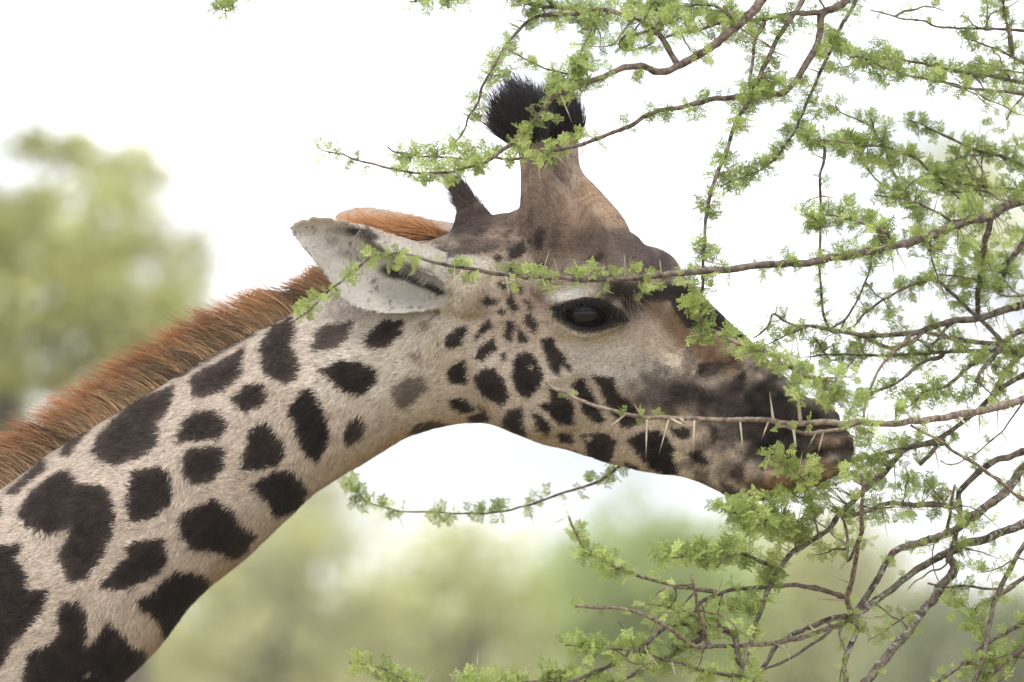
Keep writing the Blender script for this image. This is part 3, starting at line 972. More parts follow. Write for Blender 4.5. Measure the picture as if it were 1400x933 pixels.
# rear crest hair
nr = 1500
hh = rng.random(nr)
a = rng.random(nr) * 2 * math.pi
rt = P(654 - 25 * hh + 13 * np.cos(a) * (1.2 - hh), 304 - 44 * hh, ymid(645) + np.sin(a) * 12 * S * (1.2 - hh))
d = np.stack([-.42 + .25 * np.cos(a), .25 * np.sin(a), .95 + 0 * a], -1)
c1 = np.tile(np.array((.030, .023, .022)), (nr, 1)) * np.exp(rng.normal(0, .3, nr))[:, None]
strands('crest_tuft', rt, d, 30 * S * rng.uniform(.5, 1.2, nr), np.tile(np.array((-.25, 0, .05)), (nr, 1)), c1, c1 * 3.5, M_TUFT, .0005, 4, giraffe)

# eyes
def uv_ball(r, nu=40, nv_=24):
    v, f = [], []
    for i in range(nv_ + 1):
        a = math.pi * i / nv_
        for j2 in range(nu):
            b = 2 * math.pi * j2 / nu
            v.append((r * math.sin(a) * math.cos(b), r * math.sin(a) * math.sin(b), r * math.cos(a)))
    return np.array(v), np.array(grid_faces(nv_ + 1, nu))
bv, bf = uv_ball(.0345)
bv = bv * np.array((1.08, .9, .92))
for sg in (-1, 1):
    eo = obj('eye', mesh_np('eye', bv + lp(802, 430, sg * 72), bf), M_EYE, giraffe)
# lashes and brow whiskers
nl = 260
t = rng.random(nl)
lpath = catmull([(756, 426), (770, 411), (790, 404), (812, 404), (832, 411), (848, 424)], 6)
lx, ly = np.interp(t * (len(lpath) - 1), np.arange(len(lpath)), lpath[:, 0]), np.interp(t * (len(lpath) - 1), np.arange(len(lpath)), lpath[:, 1])
rt = np.array([lp(x, y + 3, -106) for x, y in zip(lx, ly)])
d = np.stack([(lx - 800) / 90 + .3, -.75 + 0 * lx, -.55 + 0 * lx], -1) + rng.normal(0, .12, (nl, 3))
c1 = np.tile(np.array((.012, .01, .009)), (nl, 1))
strands('eyelashes', rt, d, .019 * rng.uniform(.6, 1.2, nl), np.tile(np.array((.2, 0, -.3)), (nl, 1)), c1, c1 * 1.5, M_TUFT, .00045, 4, giraffe)
nl = 26
rt = np.array([lp(852 + rng.uniform(-10, 16), 398 + rng.uniform(-8, 10), -92) for _ in range(nl)])
d = np.stack([rng.uniform(-.3, .7, nl), np.full(nl, -.5), rng.uniform(-1, -.4, nl)], -1)
c1 = np.tile(np.array((.20, .15, .11)), (nl, 1))
strands('brow_whiskers', rt, d, .045 * rng.uniform(.6, 1.3, nl), np.stack([rng.uniform(-.2, .5, nl), np.zeros(nl), np.full(nl, -.3)], -1), c1, c1 * 1.5, M_HAIR, .0005, 6, giraffe)
# fringe on the rolled ear edge
nl = 420
t = rng.random(nl)
fp = catmull([(492, 314), (515, 335), (540, 352), (565, 366), (592, 378)], 6)
fx, fy = np.interp(t * (len(fp) - 1), np.arange(len(fp)), fp[:, 0]), np.interp(t * (len(fp) - 1), np.arange(len(fp)), fp[:, 1])
rt = np.array([lp(x, y, -(128 - .1 * (x - 490))) for x, y in zip(fx, fy)])
d = np.stack([rng.uniform(-.7, .1, nl), rng.uniform(-.5, .1, nl), np.full(nl, -.8)], -1)
c1 = np.tile(np.array((.46, .42, .37)), (nl, 1))
strands('ear_fringe', rt, d, .016 * rng.uniform(.4, 1.3, nl), np.tile(np.array((-.2, 0, -.1)), (nl, 1)), c1, c1, M_HAIR, .0004, 4, giraffe)

#ACACIA
# ------------------------------------------------------------------ the thorny acacia
acacia = empty('acacia_tree', 'thorny acacia tree with feathery green leaves reaching over the giraffe', 'tree')

def leaf_templates(nvar):
    """bipinnate leaves: quads in a unit frame (x along the stalk, y across, z up)"""
    out = []
    r = np.random.default_rng(5)
    for _ in range(nvar):
        q = []
        npair = r.integers(3, 5)
        droop = r.uniform(-.25, .25)
        for i in range(npair):
            x0 = .18 + .72 * i / (npair - 1)
            plen = .52 * (1 - .35 * abs(i / (npair - 1) - .45)) * r.uniform(.85, 1.15)
            for s in (-1, 1):
                an = r.uniform(.75, 1.15)
                dx, dy = math.cos(an), math.sin(an) * s
                dz = r.uniform(-.12, .18)
                nl = 4
                for k in range(nl):
                    t = .12 + .88 * k / (nl - 1)
                    cx, cy, cz = x0 + dx * plen * t, dy * plen * t, dz * plen * t + droop * x0 * x0
                    for s2 in (-1, 1):
                        la = math.atan2(dy, dx) + s2 * r.uniform(.9, 1.3)
                        ll, lw = .160 * (1 - .4 * t), .080
                        ex, ey = math.cos(la), math.sin(la)
                        zz = r.uniform(-.03, .05)
                        q.append([(cx, cy, cz), (cx + ex * ll * .5 - ey * lw, cy + ey * ll * .5 + ex * lw, cz + zz), (cx + ex * ll, cy + ey * ll, cz + zz * 1.6),
                                  (cx + ex * ll * .5 + ey * lw, cy + ey * ll * .5 - ex * lw, cz + zz)])
        # stalk
        q.append([(0, -.008, 0), (0, .008, 0), (.9, .006, droop * .8), (.9, -.006, droop * .8)])
        out.append(np.array(q))
    return out
LEAVES = leaf_templates(8)

class Foliage:
    def __init__(self):
        self.q, self.c = [], []
    def leaf(self, p, d, n, size, tint):
        t = LEAVES[rng.integers(len(LEAVES))]
        d = d / np.linalg.norm(d)
        y = np.cross(n, d); y /= np.linalg.norm(y) + 1e-9
        z = np.cross(d, y)
        self.q.append(p + size * (t[..., 0:1] * d + t[..., 1:2] * y + t[..., 2:3] * z))
        v = np.exp(rng.normal(0, .13, (len(t), 1, 1)))
        self.c.append(np.broadcast_to(np.array(tint) * v, t.shape))
    def fascicle(self, p, axis, size, k, tint):
        for _ in range(k):
            d = rng.normal(0, 1, 3)
            d[1] *= .8
            d -= .75 * (d @ axis) * axis
            d = d / np.linalg.norm(d) + axis * rng.uniform(-.1, .7) + np.array((0, 0, .18))
            n = rng.normal(0, .55, 3) + np.array((0, -.55, .75))
            tt = np.array(tint) * (1 + rng.normal(0, .12))
            self.leaf(p, d, n, size * rng.uniform(.6, 1.2), tt)
    def build(self, parent):
        if not self.q:
            return
        q = np.concatenate(self.q)
        c = np.concatenate(self.c)
        m = mesh_np('foliage', q.reshape(-1, 3), np.arange(len(q) * 4).reshape(-1, 4), False)
        set_col(m, np.clip(c.reshape(-1, 3), 0, .9))
        o = obj('foliage', m, M_LEAF, parent, kind='stuff')
        return o

LEAF_A = (.42, .50, .155)      # fresh
LEAF_B = (.235, .30, .09)      # older, deeper
# name: (points base->tip, r0, r1, depth base, depth tip, leaves per 100 px, leaf size px, bark, parent)
BR = {
 'top_sweep': ([(1065,-40),(1035,8),(1005,38),(975,62),(945,82),(925,93),(899,98),(877,91),(855,92),(830,102),(807,112),(780,122),(757,132),(745,150),(725,172),(710,187),(690,205),(667,219),(635,231),(605,236),(562,236),(522,227),(492,220),(467,212),(440,207)], 8, 1.2, -.30, -.48, 7, 20, 'T', 'L1'),
 'arch': ([(1185,-50),(1155,2),(1125,18),(1122,40),(1115,65),(1100,92),(1080,120),(1068,128),(1045,130),(995,134),(970,137),(927,147),(885,157),(865,170),(840,180),(810,192),(772,204),(747,210),(730,215),(700,217),(642,217),(605,216),(577,215),(540,207),(530,201)], 7, 1.3, -.12, -.36, 7, 21, 'T', 'L1'),
 'arch_arm': ([(1128,17),(1090,19),(1060,24),(1020,28),(985,31),(950,42),(925,46)], 4.5, 2, 0, -.1, 9, 22, 'T', 'arch'),
 'hanging': ([(1125,-50),(1097,0),(1090,15),(1072,37),(1060,60),(1052,77),(1037,105),(1025,137),(1010,162),(1000,187),(990,217),(980,237),(972,262),(967,287),(964,312),(962,350),(960,387),(959,425),(959,466)], 4.6, 2, -.2, -.34, 10, 22, 'B', 'L1'),
 'hanging_fork': ([(1045,32),(1032,58),(1030,80),(1025,110),(1023,140)], 3.4, 2, 0, -.2, 6, 20, 'T', 'arch_arm'),
 'slant': ([(1180,-40),(1169,0),(1160,20),(1145,47),(1132,75),(1122,100),(1105,137),(1095,162),(1080,190),(1065,210),(1050,225),(1030,237),(1002,247),(985,256)], 4, 1, 0, -.15, 13, 22, 'B', 'L1'),
 'upper': ([(927,90),(905,54),(892,42),(872,25),(855,21),(835,15),(810,15),(792,14),(772,11),(735,9),(715,2),(700,-12)], 5, 2.4, 0, -.3, 11, 21, 'T', 'top_sweep'),
 'upper_arc': ([(806,16),(777,20),(740,21),(720,32),(700,52),(692,62),(680,82),(667,107),(657,125),(652,142),(640,162),(632,182),(622,196)], 3.4, 1.4, 0, -.3, 11, 18, 'T', 'upper'),
 'cross_twig': ([(800,115),(795,107),(765,100),(740,92),(710,77),(687,66)], 2, 1.2, 0, -.46, 8, 17, 'T', 'top_sweep'),
 'drop_twig': ([(815,16),(806,45),(796,65),(792,84),(782,102)], 2.4, 1.2, 0, -.4, 16, 20, 'T', 'upper'),
 'loop_twig': ([(892,45),(870,47),(857,46),(845,61),(852,67),(875,67),(895,58)], 2.8, 1.4, 0, -.35, 14, 18, 'T', 'upper'),
 'top_tangle': ([(1010,34),(985,12),(950,6),(925,11),(897,14),(870,8),(845,-8)], 3, 1.6, 0, -.2, 16, 24, 'T', 'top_sweep'),
 'far_left_spray': ([(760,10),(730,-10),(690,-14),(640,-6),(600,-2),(560,4)], 2.4, 1, 0, -.4, 12, 20, 'T', 'upper'),
 'far_left_tip': ([(560,-50),(400,-40),(345,-14),(322,2),(300,14)], 2.2, 1, -.3, -.3, 10, 18, 'T', 'far_left_spray'),
 'bare_tip': ([(1440,50),(1400,42),(1362,39),(1325,40),(1300,37),(1280,36),(1265,30),(1230,24),(1205,19),(1190,15)], 3.2, 1.2, -.05, -.12, 1, 14, 'T', 'L2'),
 'second_tip': ([(1440,110),(1400,87),(1375,72),(1345,60),(1317,54)], 4, 1, 0, -.1, 7, 17, 'B', 'L2'),
 'up_twig': ([(1384,78),(1380,50),(1372,12),(1368,-20)], 3, 2, 0, -.1, 13, 18, 'P', 'second_tip'),
 'up_twig_thin': ([(1349,39),(1349,18),(1348,-8)], 1.8, 1.2, 0, 0, 8, 16, 'T', 'bare_tip'),
 'pair_lower': ([(1440,130),(1400,127),(1332,122),(1300,116),(1267,109),(1237,101),(1212,94),(1180,80),(1160,77)], 4, 1, -.1, -.2, 9, 20, 'T', 'L2'),
 'pair_upper': ([(1440,118),(1400,113),(1382,110),(1355,105),(1325,100),(1300,95),(1280,94),(1257,86),(1235,82),(1212,80),(1180,76)], 4.4, 1.2, .05, -.1, 11, 20, 'T', 'L2'),
 'pair_thin': ([(1225,84),(1205,86),(1190,87),(1162,90),(1135,95)], 1.6, .8, 0, -.1, 3, 15, 'P', 'pair_upper'),
 'pair_top': ([(1440,104),(1400,100),(1375,97),(1342,93),(1320,88)], 2.4, 1, .1, .05, 12, 18, 'T', 'L2'),
 'dip_twig': ([(1440,90),(1410,120),(1398,132),(1384,148),(1376,164)], 2.6, 1.4, .05, 0, 5, 16, 'P', 'L2'),
 'middle_tip': ([(1440,240),(1400,226),(1370,215),(1340,207),(1312,195),(1290,185),(1262,172),(1240,163)], 4, 1.4, .1, 0, 8, 19, 'T', 'L2'),
 'middle_thin': ([(1362,213),(1335,212),(1315,215),(1292,222)], 1.8, .9, 0, 0, 6, 17, 'P', 'middle_tip'),
 'hook': ([(1345,249),(1322,243),(1297,236),(1270,231),(1257,220),(1240,212),(1210,202),(1190,199),(1162,195),(1132,192),(1102,193)], 3.6, 1.8, 0, -.18, 11, 22, 'P', 'shelf'),
 'hook_drop': ([(1127,193),(1127,212),(1122,237),(1121,262),(1122,300),(1121,330),(1120,350),(1121,370),(1122,400),(1127,430),(1133,449)], 2.2, 2.0, 0, -.05, 2, 16, 'T', 'hook'),
 'hook_sprig': ([(1192,200),(1196,183),(1190,160)], 1.6, .9, 0, -.1, 20, 18, 'T', 'hook'),
 'shelf': ([(1440,266),(1400,260),(1355,256),(1312,251),(1275,246)], 3, 1.2, .08, 0, 12, 19, 'T', 'L2'),
 'shelf_low': ([(1340,258),(1325,262),(1307,262),(1277,260)], 2, 1, 0, 0, 6, 16, 'T', 'shelf'),
 'brow_branch': ([(1450,245),(1400,272),(1375,282),(1355,295),(1325,302),(1300,311),(1275,322),(1245,331),(1217,338),(1190,343),(1155,350),(1132,353),(1105,360),(1075,361),(1050,362),(1012,366),(990,370),(970,371),(922,374),(875,381),(825,384),(775,381),(720,379),(675,374),(645,367),(605,361),(562,350),(535,347),(510,350),(490,366),(475,377),(462,390),(445,402),(422,425),(405,437)], 9, 1.3, .02, -.34, 7, 21, 'B', 'L2'),
 'brow_up': ([(1308,309),(1287,294),(1270,287),(1250,277),(1232,270),(1195,269)], 2.6, 1.2, 0, -.1, 11, 19, 'T', 'brow_branch'),
 'steep': ([(1282,366),(1272,340),(1257,310),(1245,277),(1232,257),(1222,237),(1212,212)], 2.6, 1.6, .12, 0, 9, 20, 'T', 'brow_branch'),
 'steep_left': ([(1240,270),(1205,252),(1190,235),(1178,212)], 1.7, 1, 0, -.05, 14, 19, 'P', 'steep'),
 'leafy_arm': ([(1222,337),(1215,322),(1200,314),(1182,307),(1160,299),(1125,294),(1105,298)], 3.6, 1.5, 0, -.25, 22, 26, 'T', 'brow_branch'),
 'pillar': ([(1355,298),(1350,320),(1345,340),(1340,375),(1337,400),(1337,432)], 5, 4.4, 0, .1, 4, 19, 'B', 'brow_branch'),
 'lean': ([(1365,462),(1345,442),(1320,420),(1300,400),(1285,385),(1272,374)], 4.2, 2.6, .15, .1, 8, 20, 'B', 'lichen_low'),
 'lean_right': ([(1440,290),(1410,318),(1397,336),(1380,357),(1372,378),(1368,400)], 6, 4, .2, .15, 8, 20, 'B', 'L2'),
 'pale_cross': ([(1430,400),(1377,405),(1350,390),(1325,379),(1285,377)], 2.4, 1.4, .1, 0, 9, 18, 'P', 'L3'),
 'curl': ([(1290,384),(1275,381),(1245,392),(1230,397),(1215,407),(1205,412),(1182,430),(1166,448)], 2.6, 2, 0, -.05, 3, 17, 'T', 'lean'),
 'stub_twig': ([(1138,448),(1155,437),(1162,427),(1177,400),(1190,365),(1192,346)], 2.2, 1.4, 0, 0, 7, 15, 'T', 'bridge'),
 'bridge': ([(1450,402),(1400,417),(1365,427),(1332,437),(1300,440),(1275,447),(1245,455),(1215,459),(1190,459),(1157,455),(1137,450),(1105,446),(1087,446),(1075,439),(1057,431),(1050,445),(1032,463)], 8, 1.4, .12, -.1, 2, 18, 'B', 'L3'),
 'under_bridge': ([(1440,490),(1390,482),(1337,480),(1275,482),(1237,485),(1200,486),(1160,486),(1132,484),(1122,475),(1112,461)], 4.6, 1.8, .12, 0, 8, 19, 'B', 'L3'),
 'under_thin': ([(1132,484),(1120,486),(1100,489),(1082,485),(1070,476)], 1.5, .7, 0, 0, 1, 14, 'T', 'under_bridge'),
 'under_leaf': ([(1105,446),(1085,455),(1065,463),(1050,470)], 2, 1.2, 0, -.08, 12, 18, 'B', 'bridge'),
 'backbar': ([(1360,470),(1350,469),(1320,466),(1287,460),(1262,454)], 4.4, 3.4, .15, .1, 2, 18, 'P', 'lichen_low'),
 'knot': ([(1262,452),(1245,468),(1215,476),(1192,466),(1180,458)], 3.8, 3, .06, .02, 2, 16, 'P', 'bridge'),
 'dead_twig': ([(1245,456),(1235,470),(1218,484),(1200,510),(1190,530),(1182,555),(1180,570)], 2.8, 1.8, 0, -.15, 3, 15, 'P', 'bridge'),
 'lichen_low': ([(1450,440),(1400,452),(1375,465),(1350,482),(1325,502),(1300,522),(1282,532),(1265,534),(1250,549)], 6, 2.4, .1, -.05, 6, 20, 'L', 'L3'),
 'lichen_stub': ([(1372,468),(1362,485),(1342,507),(1335,524)], 4.6, 3.2, .06, 0, 2, 17, 'L', 'lichen_low'),
 'lichen_top': ([(1308,436),(1295,446),(1285,462),(1270,474),(1262,470)], 3.6, 2.2, .05, 0, 1, 15, 'L', 'bridge'),
 'mid_fork': ([(1290,486),(1262,496),(1252,502),(1235,517),(1220,527),(1190,537)], 3.2, 2.2, 0, -.05, 6, 19, 'B', 'under_bridge'),
 'crossing': ([(1450,495),(1400,512),(1370,530),(1350,547),(1337,562),(1312,580),(1290,597),(1275,617),(1257,634)], 5.4, 3.6, .15, .05, 5, 19, 'B', 'L3'),
 'right_wedge': ([(1440,445),(1400,478),(1378,505),(1365,528),(1352,548)], 6, 5, .25, .2, 6, 20, 'B', 'L3'),
 'muzzle_branch': ([(1450,528),(1400,545),(1370,555),(1337,562),(1300,570),(1262,575),(1225,579),(1200,579),(1180,577),(1157,579),(1125,577),(1087,579),(1050,576),(1030,575),(980,574),(930,572),(892,571),(855,567),(830,560),(805,552),(780,540),(755,529),(744,519)], 7, 2.4, .05, -.36, 1.0, 17, 'P', 'L3'),
 'muzzle_under': ([(1176,575),(1160,584),(1130,590),(1105,592),(1080,586),(1060,582)], 3.4, 2, 0, -.40, 2, 15, 'P', 'muzzle_branch'),
 'diagonal': ([(1440,705),(1400,682),(1375,665),(1345,642),(1312,622),(1287,605),(1245,582)], 3.4, 2.2, -.05, -.1, 1, 16, 'P', 'L4'),
 'thorn_twig': ([(1425,520),(1392,560),(1372,587),(1350,607),(1325,627),(1297,635),(1285,630)], 2, 1, 0, 0, 1.5, 14, 'B', 'L3'),
 'elbow': ([(1450,600),(1400,617),(1370,627),(1350,637),(1322,660),(1313,672),(1312,690),(1312,712)], 6.5, 4.5, .08, .02, 2, 18, 'B', 'L3'),
 'mouth_stick': ([(1322,604),(1290,606),(1270,607),(1240,612),(1225,628),(1205,650),(1180,672),(1155,697),(1135,722),(1115,737),(1087,752),(1070,772),(1058,790),(1047,815),(1032,860),(1017,907),(1009,933),(1000,960)], 5, 3.4, 0, -.22, 5, 20, 'B', 'crossing'),
 'mouth_bar': ([(1306,690),(1272,691),(1240,690),(1210,690),(1185,700),(1150,708)], 5, 3.4, 0, -.05, 5, 22, 'B', 'elbow'),
 'mouth_sprig': ([(1120,738),(1105,668),(1092,650),(1072,637),(1052,625)], 1.9, 1.2, 0, -.36, 8, 19, 'P', 'mouth_stick'),
 'lichen_limb': ([(1460,600),(1400,640),(1385,660),(1370,677),(1345,695),(1325,710),(1300,727),(1265,740),(1230,750),(1215,764),(1205,785),(1192,805),(1182,820),(1170,842),(1172,860),(1162,885),(1155,912),(1157,933),(1155,965)], 9, 3.6, .1, -.1, .5, 17, 'L', 'L4'),
 'lichen_limb_low': ([(1460,690),(1400,715),(1375,727),(1345,737),(1318,744),(1295,756),(1270,768),(1245,786),(1225,801),(1200,820),(1185,832),(1165,842),(1137,847),(1100,860),(1072,873),(1057,890),(1050,902),(1035,925),(1020,950)], 8, 3.4, .1, -.08, .6, 17, 'L', 'L4'),
 'sweeping': ([(1330,785),(1312,786),(1287,787),(1265,797),(1230,817),(1200,832),(1170,847),(1125,862),(1075,877),(1040,881),(990,884),(952,885),(935,875),(915,860),(890,845),(865,836),(835,831),(787,829)], 4.4, 2.6, .0, -.42, .8, 17, 'P', 'lichen_limb_low'),
 'pale_block': ([(1335,700),(1312,716),(1305,740),(1296,770)], 5, 4.5, .05, .0, 2, 16, 'L', 'lichen_limb'),
 'lichen_rod': ([(1305,780),(1287,802),(1275,820),(1257,842),(1242,862),(1222,885),(1200,912),(1182,935),(1160,968)], 7.2, 7, 0, -.1, 1, 16, 'L', 'lichen_limb_low'),
 'upright_stem': ([(1440,690),(1400,747),(1380,780),(1367,807),(1357,832),(1350,870),(1340,912),(1330,940)], 4.6, 3.4, -.1, -.1, 2, 17, 'B', 'L4'),
 'side_stem': ([(1440,770),(1400,792),(1375,807),(1350,822),(1327,836)], 4, 3, 0, 0, 2, 17, 'B', 'L4'),
 'side_thin': ([(1370,806),(1325,802),(1290,801),(1268,797)], 2.4, 1.8, 0, 0, 2, 16, 'B', 'side_stem'),
 'low_stem': ([(1440,830),(1400,850),(1375,865),(1352,878),(1335,890)], 4, 3, .1, 0, 4, 18, 'B', 'L4'),
 'corner_stem': ([(1440,860),(1400,885),(1370,910),(1350,927),(1335,945)], 5.4, 4, -.1, -.1, 5, 19, 'T', 'L4'),
 'corner_low': ([(1350,927),(1325,905),(1307,915),(1282,932),(1260,950)], 3.4, 2.6, 0, -.1, 3, 17, 'B', 'corner_stem'),
 'dry_pole': ([(1165,843),(1158,822),(1167,792),(1170,762),(1177,727),(1178,700),(1180,660),(1176,648)], 4.6, 3, 0, -.3, 1, 16, 'P', 'lichen_limb_low'),
 'dry_fork': ([(1175,735),(1160,767),(1158,735),(1150,705)], 2.8, 2, 0, -.1, 3, 16, 'B', 'dry_pole'),
 'short_pole': ([(1297,755),(1296,725),(1300,690),(1306,662)], 3.2, 2.2, 0, -.1, 2, 16, 'P', 'lichen_limb'),
 'dry_hook': ([(1168,838),(1148,862),(1155,885),(1158,900)], 2.4, 1.6, 0, -.1, 1, 14, 'P', 'lichen_limb_low'),
 'thin_lower': ([(1135,863),(1105,885),(1075,903),(1050,913),(1035,920)], 2.6, 2, 0, -.1, 1, 15, 'B', 'lichen_limb_low'),
 'long_low': ([(1160,820),(1150,815),(1125,807),(1087,801),(1052,802),(1002,807),(975,815),(957,826),(950,838)], 4, 3, 0, -.25, 3, 19, 'B', 'dry_pole'),
 'curl_left': ([(985,811),(965,807),(940,805),(910,797),(880,790),(857,780),(830,770),(802,755),(785,725),(777,705)], 3.8, 1.6, 0, -.5, 3, 22, 'P', 'long_low'),
 'thick_low': ([(1010,905),(1002,867),(972,860),(955,875),(922,892),(880,915),(840,932),(800,950)], 5, 4, 0, -.2, 8, 21, 'B', 'mouth_stick'),
 'reach_left': ([(1010,925),(960,917),(930,907),(900,900),(880,892),(852,890),(822,886),(795,884),(772,883)], 3.2, 1.2, 0, -.3, 11, 19, 'B', 'mouth_stick'),
 'reach_low': ([(965,870),(930,852),(900,865),(880,882),(852,900),(822,915),(785,930),(760,945)], 3.6, 3, 0, -.3, 5, 19, 'B', 'thick_low'),
 'small_reach': ([(968,862),(952,845),(935,840),(910,830),(885,827)], 3, 1.2, 0, -.25, 8, 19, 'B', 'thick_low'),
 'pale_spike': ([(972,886),(967,877),(960,855),(952,820),(945,785)], 4, 2, 0, -.42, 0, 15, 'P', 'sweeping'),
 'feather_arm': ([(1062,780),(1040,767),(1015,757),(990,756),(957,757),(927,762),(900,756)], 3.2, 1.3, 0, -.3, 20, 23, 'B', 'mouth_stick'),
 'feather_low': ([(1020,758),(1002,760),(990,766),(980,776)], 2, 1.2, 0, -.25, 4, 15, 'B', 'feather_arm'),
 'feather_top': ([(1108,738),(1075,722),(1045,712),(1015,702),(990,700)], 3, 1.2, 0, -.40, 24, 26, 'B', 'mouth_stick'),
 'bottom_spray': ([(860,940),(800,948),(700,955),(620,950),(560,936),(547,928),(530,917),(505,910),(477,906)], 3.4, 1.3, -.2, -.3, 9, 21, 'T', 'thick_low'),
 'bottom_row': ([(850,938),(800,936),(740,932),(690,934),(640,938)], 2.6, 1.4, -.2, -.2, 17, 20, 'T', 'thick_low'),
 'hidden_jaw': ([(1290,600),(1200,622),(1100,640),(1000,640),(900,628),(860,630),(840,642),(818,659),(780,672),(742,684),(715,693),(662,703),(601,701),(552,699),(507,688),(488,674),(480,657)], 4.4, 1.2, .1, .32, 5, 20, 'T', 'crossing'),
 'front_droop': ([(960,430),(962,446),(980,455),(1005,467),(1022,472),(1050,483),(1075,500),(1100,512),(1115,516)], 3.6, 3.2, 0, -.50, 8, 22, 'P', 'hanging'),
}
LIMB = {
 'L1': [(2250, 700, .35), (2050, 350, .2), (1800, 60, .0), (1550, -90, -.1), (1300, -130, -.15), (1080, -150, -.2), (860, -160, -.25)],
 'L2': [(2250, 800, .35), (2000, 480, .25), (1800, 300, .2), (1620, 200, .12), (1480, 150, .06)],
 'L3': [(2250, 900, .35), (2000, 650, .25), (1800, 540, .2), (1620, 490, .15), (1480, 470, .1)],
 'L4': [(2250, 1050, .35), (2000, 850, .25), (1800, 770, .18), (1620, 760, .12), (1480, 760, .06)],
}
MATS = {'T': M_TWIG, 'B': M_BARK, 'P': M_PALE, 'L': M_LICHEN}
DENS, LSZ = 1.35, .74

def tube_mesh(name, path, rad, k, bumps=True):
    """tube with knobbly nodes"""
    rad = np.array(rad)
    rg = np.array(tube_rings(path, rad, k))
    if bumps:
        nz = vnoise(rg.reshape(-1, 3), 77, 230).reshape(rg.shape[:2]) - .5
        cen = path[:, None]
        rg = cen + (rg - cen) * (1 + (.40 if rad.max() < .0055 else .26) * nz)[..., None]
    nr = len(path)
    v = np.vstack([rg.reshape(-1, 3), path[:1], path[-1:]])
    f = np.array(grid_faces(nr, k))
    m = bpy.data.meshes.new(name)
    a, b = nr * k, nr * k + 1
    caps = [(a, (j + 1) % k, j) for j in range(k)] + [(b, (nr - 1) * k + j, (nr - 1) * k + (j + 1) % k) for j in range(k)]
    m.from_pydata(v.tolist(), [], f.tolist() + caps)
    m.polygons.foreach_set('use_smooth', np.ones(len(m.polygons), bool))
    return m

# trunk and limbs (beside the frame)
trunk_top = PP(2250, 800, .35)
tp = catmull([(trunk_top[0] + .25, .5, -.05), (trunk_top[0] + .18, .48, .8), (trunk_top[0] + .08, .4, 1.8), tuple(trunk_top), (trunk_top[0] + .1, .4, trunk_top[2] + .8)], 8)
obj('trunk', tube_mesh('trunk', tp, np.interp(np.arange(len(tp)), [0, 6, len(tp) - 1], [.24, .16, .07]), 14), M_BARK, acacia)
LP = {}
for k, pts in LIMB.items():
    p3 = np.array([PP(*q) for q in pts])
    p3[0] = trunk_top + np.array((0, 0, {'L1': .35, 'L2': .15, 'L3': -.1, 'L4': -.35}[k]))
    c = catmull(p3, 8)
    LP[k] = c
    obj('limb', tube_mesh('limb', c, np.linspace(.055, .014, len(c)), 10), M_BARK, acacia)

PATHS = {}
BOBJ = {}
FOL = {}
def branch_path(name):
    if name in PATHS:
        return PATHS[name]
    pts, r0, r1, y0, y1, dens, ls, bark, par = BR[name]
    if par not in LIMB:
        branch_path(par)
        q2 = PATHS[par][0]
        dist = lambda p: np.hypot(q2[:, 0] - p[0], q2[:, 1] - p[1]).min()
        while len(pts) > 3 and dist(pts[1]) < dist(pts[0]):
            pts = pts[1:]
        if dist(pts[0]) > 4:
            k = int(np.argmin(np.hypot(q2[:, 0] - pts[0][0], q2[:, 1] - pts[0][1])))
            pts = [tuple(q2[k])] + list(pts)
    p2 = catmull(pts, 5)
    sl = np.concatenate([[0], np.cumsum(np.linalg.norm(np.diff(p2, axis=0), axis=1))])
    u = sl / sl[-1]
    if par in LIMB:
        Y = y0 + (y1 - y0) * (np.clip(u / .30, 0, 1) if name in ('brow_branch', 'muzzle_branch') else u)
    else:
        branch_path(par)
        q2, q3, qr = PATHS[par]
        i = np.argmin(np.hypot(q2[:, 0] - p2[0, 0], q2[:, 1] - p2[0, 1]))
        y0 = q3[i, 1]
        p2[0] = q2[i]
        Y = y0 + (y1 - y0) * smooth(0, 1, u * 1.0)
    sd_ = abs(hash(name)) % 1 if False else sum(map(ord, name))
    Y = Y + .05 * (vnoise(np.stack([sl / 90., 0 * sl + sd_], -1), 17) - .5) * np.minimum(1, u * 6)
    jx = (vnoise(np.stack([sl / 15., 0 * sl + sd_ + .5], -1), 18) - .5) * 4.0
    jy = (vnoise(np.stack([sl / 15., 0 * sl + sd_ + 9.5], -1), 19) - .5) * 4.0
    k = np.minimum(1, u * 8)
    p3 = P(p2[:, 0] + jx * k, p2[:, 1] + jy * k, Y)
    rad = .86 * (r0 + (r1 - r0) * u ** .8) * S
    if par in LIMB:
        c = LP[par]
        i = np.argmin(np.linalg.norm(c - p3[0], axis=1))
        ext = catmull(np.array([c[i], (c[i] * .5 + p3[0] * .5) + np.array((0, 0, .01)), p3[0]]), 4)[:-1]
        ep = np.stack(proj(ext), -1)
        p2 = np.vstack([ep, p2]); p3 = np.vstack([ext, p3]); rad = np.concatenate([np.full(len(ext), rad[0] * 1.1), rad])
    PATHS[name] = (p2, p3, rad)
    return PATHS[name]

